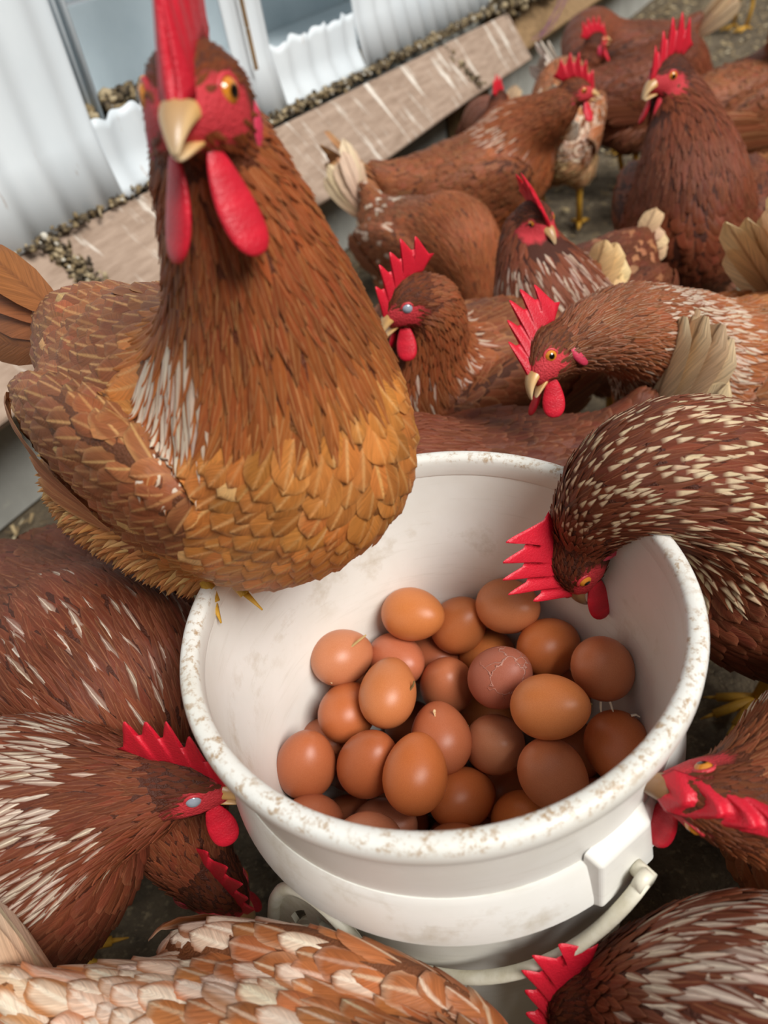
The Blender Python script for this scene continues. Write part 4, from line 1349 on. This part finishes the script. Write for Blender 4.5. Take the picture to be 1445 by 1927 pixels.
        for i in range(nw):
            mesh_obj('wing_feather', Qw[i], grid_faces(7, 5), M_FEATHER, root, True, attrs={'ca': np.repeat([cw[i]], 35, 0), 'cb': np.repeat([cl[i]], 35, 0), 'pr': np.repeat([[.15, .35, 0, rng.random()]], 35, 0)}, uv=uvw)
    hen_head_parts(root, H, HA, RZ @ np.array([0, 0, -1.0]), hs, look, rows > 5)
    if legs: hen_legs(root, hb, s, -z0 * 0 + 0.0, perched=perched)
    return root

# main hen perched on the bucket rim
hd = at(368, 198, .285)
make_hen('large golden brown hen perched on the bucket rim, looking into the camera', (-.116, .110), -48, hd,
         nrm(nrm(CAM - hd) - .22 * CR - .14 * CU), hup=CU - .04 * CR, pal='gold', s=.96, hb=.073, z0=.372, res=.0055, rows=8, cols=5, n_ind=300, streak=.95, sfill=1.1, tail_up=6, tail_len=.10, tailc=(150, 92, 50),
         look=dict(comb=.046, combt=.0090, notch=.22, hs=1.06, wattle=.020, spot=(325, 745, 62, 135), spotflow=(-.25, -.1, -.9)), perched=True, arr=(.05, -.35, .9), shaft=.5, whites=.02, neckr=.93, belly=True)
# right hen pecking into the bucket
make_hen('dark hen pecking into the bucket, neck flecked with cream dots', (.325, .085), 184, at(1082, 1050, .525), .16 * CR - .90 * CU + .42 * CF, hup=-.90 * CR - .22 * CU - .42 * CF,
         pal='dark', s=1.0, rows=7, cols=5, n_ind=220, flecks=.55, npts=(at(1345, 815, .44), at(1140, 840, .455)), look=dict(comb=.040, darkbeak=True), dir0=(.62, 0, .78), hb=.245, neckr=.90, res=.0065)
make_hen('hen behind the bucket looking left with a sleepy blue eye', (.118, .478), 204, at(768, 566, .735), nrm(np.array([-.85, -.42, -.38])), pal='red', s=1.06, rows=6, streak=.75, srange=(.55, .95), sfill=.45, hb=.215,
         look=dict(comb=.030, shut=True), tailc=(250, 214, 156), tail_up=45, tail_len=.06)
make_hen('hen reaching over another hen toward the bucket, orange eye, white streaked nape', (.400, .385), 199, at(1032, 668, .63), nrm(-.55 * CR - .78 * CU - .30 * CF), hup=nrm(-.6 * CR + .55 * CU - .3 * CF), pal='pale', s=1.0, rows=6, cols=5, streak=.8, srange=(.35, .9), sfill=.7,
         arr=(-.9, -.2, -.25), look=dict(comb=.032), dir0=(.85, 0, .5), n_ind=60)
make_hen('crouching hen behind the bucket with its cream tail raised', (.085, .248), 183, (-.09, .25, .20), (-.8, -.1, -.5), pal='dark', s=.95, rows=6, cols=5, tailc=(255, 218, 176), tail_up=60, tail_len=.125, ntail=11, arr=(-.8, 0, -.6), hb=.220, n_ind=40, tail_w=.044)
make_hen('hen facing the camera between the sleepy hen and the tall hen', (.285, .600), 222, at(1010, 415, .90), nrm(np.array([.30, -.90, -.22])), pal='dark', s=.97, rows=6, whites=.12, streak=.5, sfill=.4, look=dict(comb=.032, lean=-.4), tail_up=10, tail_len=.05)
make_hen('tall upright hen standing alert at right on yellow legs', (.548, .880), 245, at(1255, 145, 1.11), nrm(np.array([-.85, -.50, -.08])), pal='dark', s=1.22, pitch=2, hb=.205, tailc=(240, 224, 200), tail_up=58, tail_len=.06, dir0=(.35, 0, .94), look=dict(comb=.034, hs=1.08))
make_hen('light brown hen beside the ledge board, head turned right', (.255, 1.190), 8, at(1085, 172, 1.33), nrm(np.array([.95, -.22, -.18])), pal='red', s=1.05, streak=.6, sfill=.4, srange=(.6, 1), look=dict(comb=.032), tailc=(190, 140, 96))
make_hen('hen walking away with a ruffled cream rump behind the light brown hen', (.515, 1.46), 70, (.62, 1.66, .22), (.3, .9, -.3), pal='pale', s=1.0, paleback=.8, tailc=(240, 226, 204), tail_up=30, arr=(.3, .8, -.5))
make_hen('hen with white tail hidden behind the tall upright hen', (.74, 1.62), 5, (.95, 1.60, .14), (.9, .1, -.5), pal='dark', s=1.0, tailc=(238, 226, 210), tail_up=46, arr=(.8, 0, -.6))
make_hen('hen with dark body looking away beside the far footing', (.860, 1.98), 176, at(1122, 80, 1.80), nrm(np.array([.80, .30, .05])), pal='dark', s=1.05, look=dict(comb=.034))
make_hen('big hen at right edge turning its streaked neck away', (.89, 1.34), 12, at(1500, 20, 1.45), (.8, .5, 0), pal='red', s=1.15, streak=.85, sfill=.6, srange=(.5, 1), tail_up=5, tail_len=.05)
make_hen('dark hen peeping over the back of the light brown hen', (.44, 1.78), 245, at(940, 190, 1.62), nrm(np.array([.5, .8, -.1])), pal='dark', s=.98, look=dict(comb=.030), hb=.125, legs=False, tail_up=5)
make_hen('far hen standing on thin yellow legs in the top corner', (1.80, 3.22), 190, (1.6, 3.2, .40), (-1, 0, 0), pal='red', s=1.05, hb=.235)
make_hen('hen bending away under the ledge board with raised pale tail', (.125, .935), -58, (.22, .76, .10), (.5, -.6, -.6), pal='red', s=.9, tailc=(230, 204, 170), tail_up=58, tail_len=.11, paleback=.35, arr=(.5, -.6, -.6), dir0=(.95, 0, .1))
make_hen('hen at right edge showing only a frayed cream tail', (.628, .500), 14, (.86, .57, .32), (.9, .3, 0), pal='pale', s=1.0, tailc=(255, 222, 174), tail_up=58, whites=.15)
make_hen('shadowed dark hen crouching beneath the perched hen at left', (-.325, .160), -42, (-.195, -.020, .13), (.5, -.4, -.75), pal='dark', s=1.14, rows=6, streak=.15, sfill=.3, srange=(.6, 1), arr=(.3, -.5, -.8), dir0=(.9, 0, .3), hb=.21)
make_hen('hen with white streaked neck beside the bucket at left', (-.375, -.035), 6, at(352, 1468, .475), nrm(np.array([.86, -.25, -.22])), pal='dark', s=1.0, rows=6, cols=5, streak=.75, sfill=.55, srange=(.35, 1), arr=(.9, .05, .1), look=dict(comb=.036, shut=True), dir0=(.8, 0, .6), n_ind=40)
make_hen('foreground hen with pale cream tail in front of the bucket', (-.113, -.213), -29, (.105, -.332, .20), (.8, -.3, -.5), pal='pale', s=.97, rows=8, cols=5, n_ind=280, paleback=.95, tailc=(248, 230, 206), tail_up=48, arr=(.8, -.2, -.6), dir0=(.95, 0, .2), shaft=.5, hb=.215, tail_len=.135, fsize=1.25, tail_w=.045)
make_hen('hen at lower right with its red comb against the bucket', (.200, -.240), 160, at(1100, 1895, .42), nrm(-.45 * CR - .85 * CU + .3 * CF), hup=nrm(-.9 * CR + .3 * CU - .1 * CF), pal='dark', s=1.0, rows=6, cols=5, streak=.75, sfill=.65, srange=(.45, 1), arr=(-.9, .3, -.35), dir0=(.9, 0, .4), hb=.20, n_ind=60, look=dict(comb=.022))
hd = at(1345, 1505, .385)
make_hen('hen stretching from the right edge with beak at the rim', (.300, -.095), 188, hd, nrm(-.95 * CR + .20 * CU + .1 * CF), hup=nrm(CAM - hd) - .15 * CU, pal='red', s=1.0, rows=7, cols=5, streak=.8, sfill=.7, srange=(.4, 1), arr=(-.8, 0, .3), look=dict(comb=.011, combt=.015, darkbeak=True, lean=.2), hb=.22, n_ind=80)
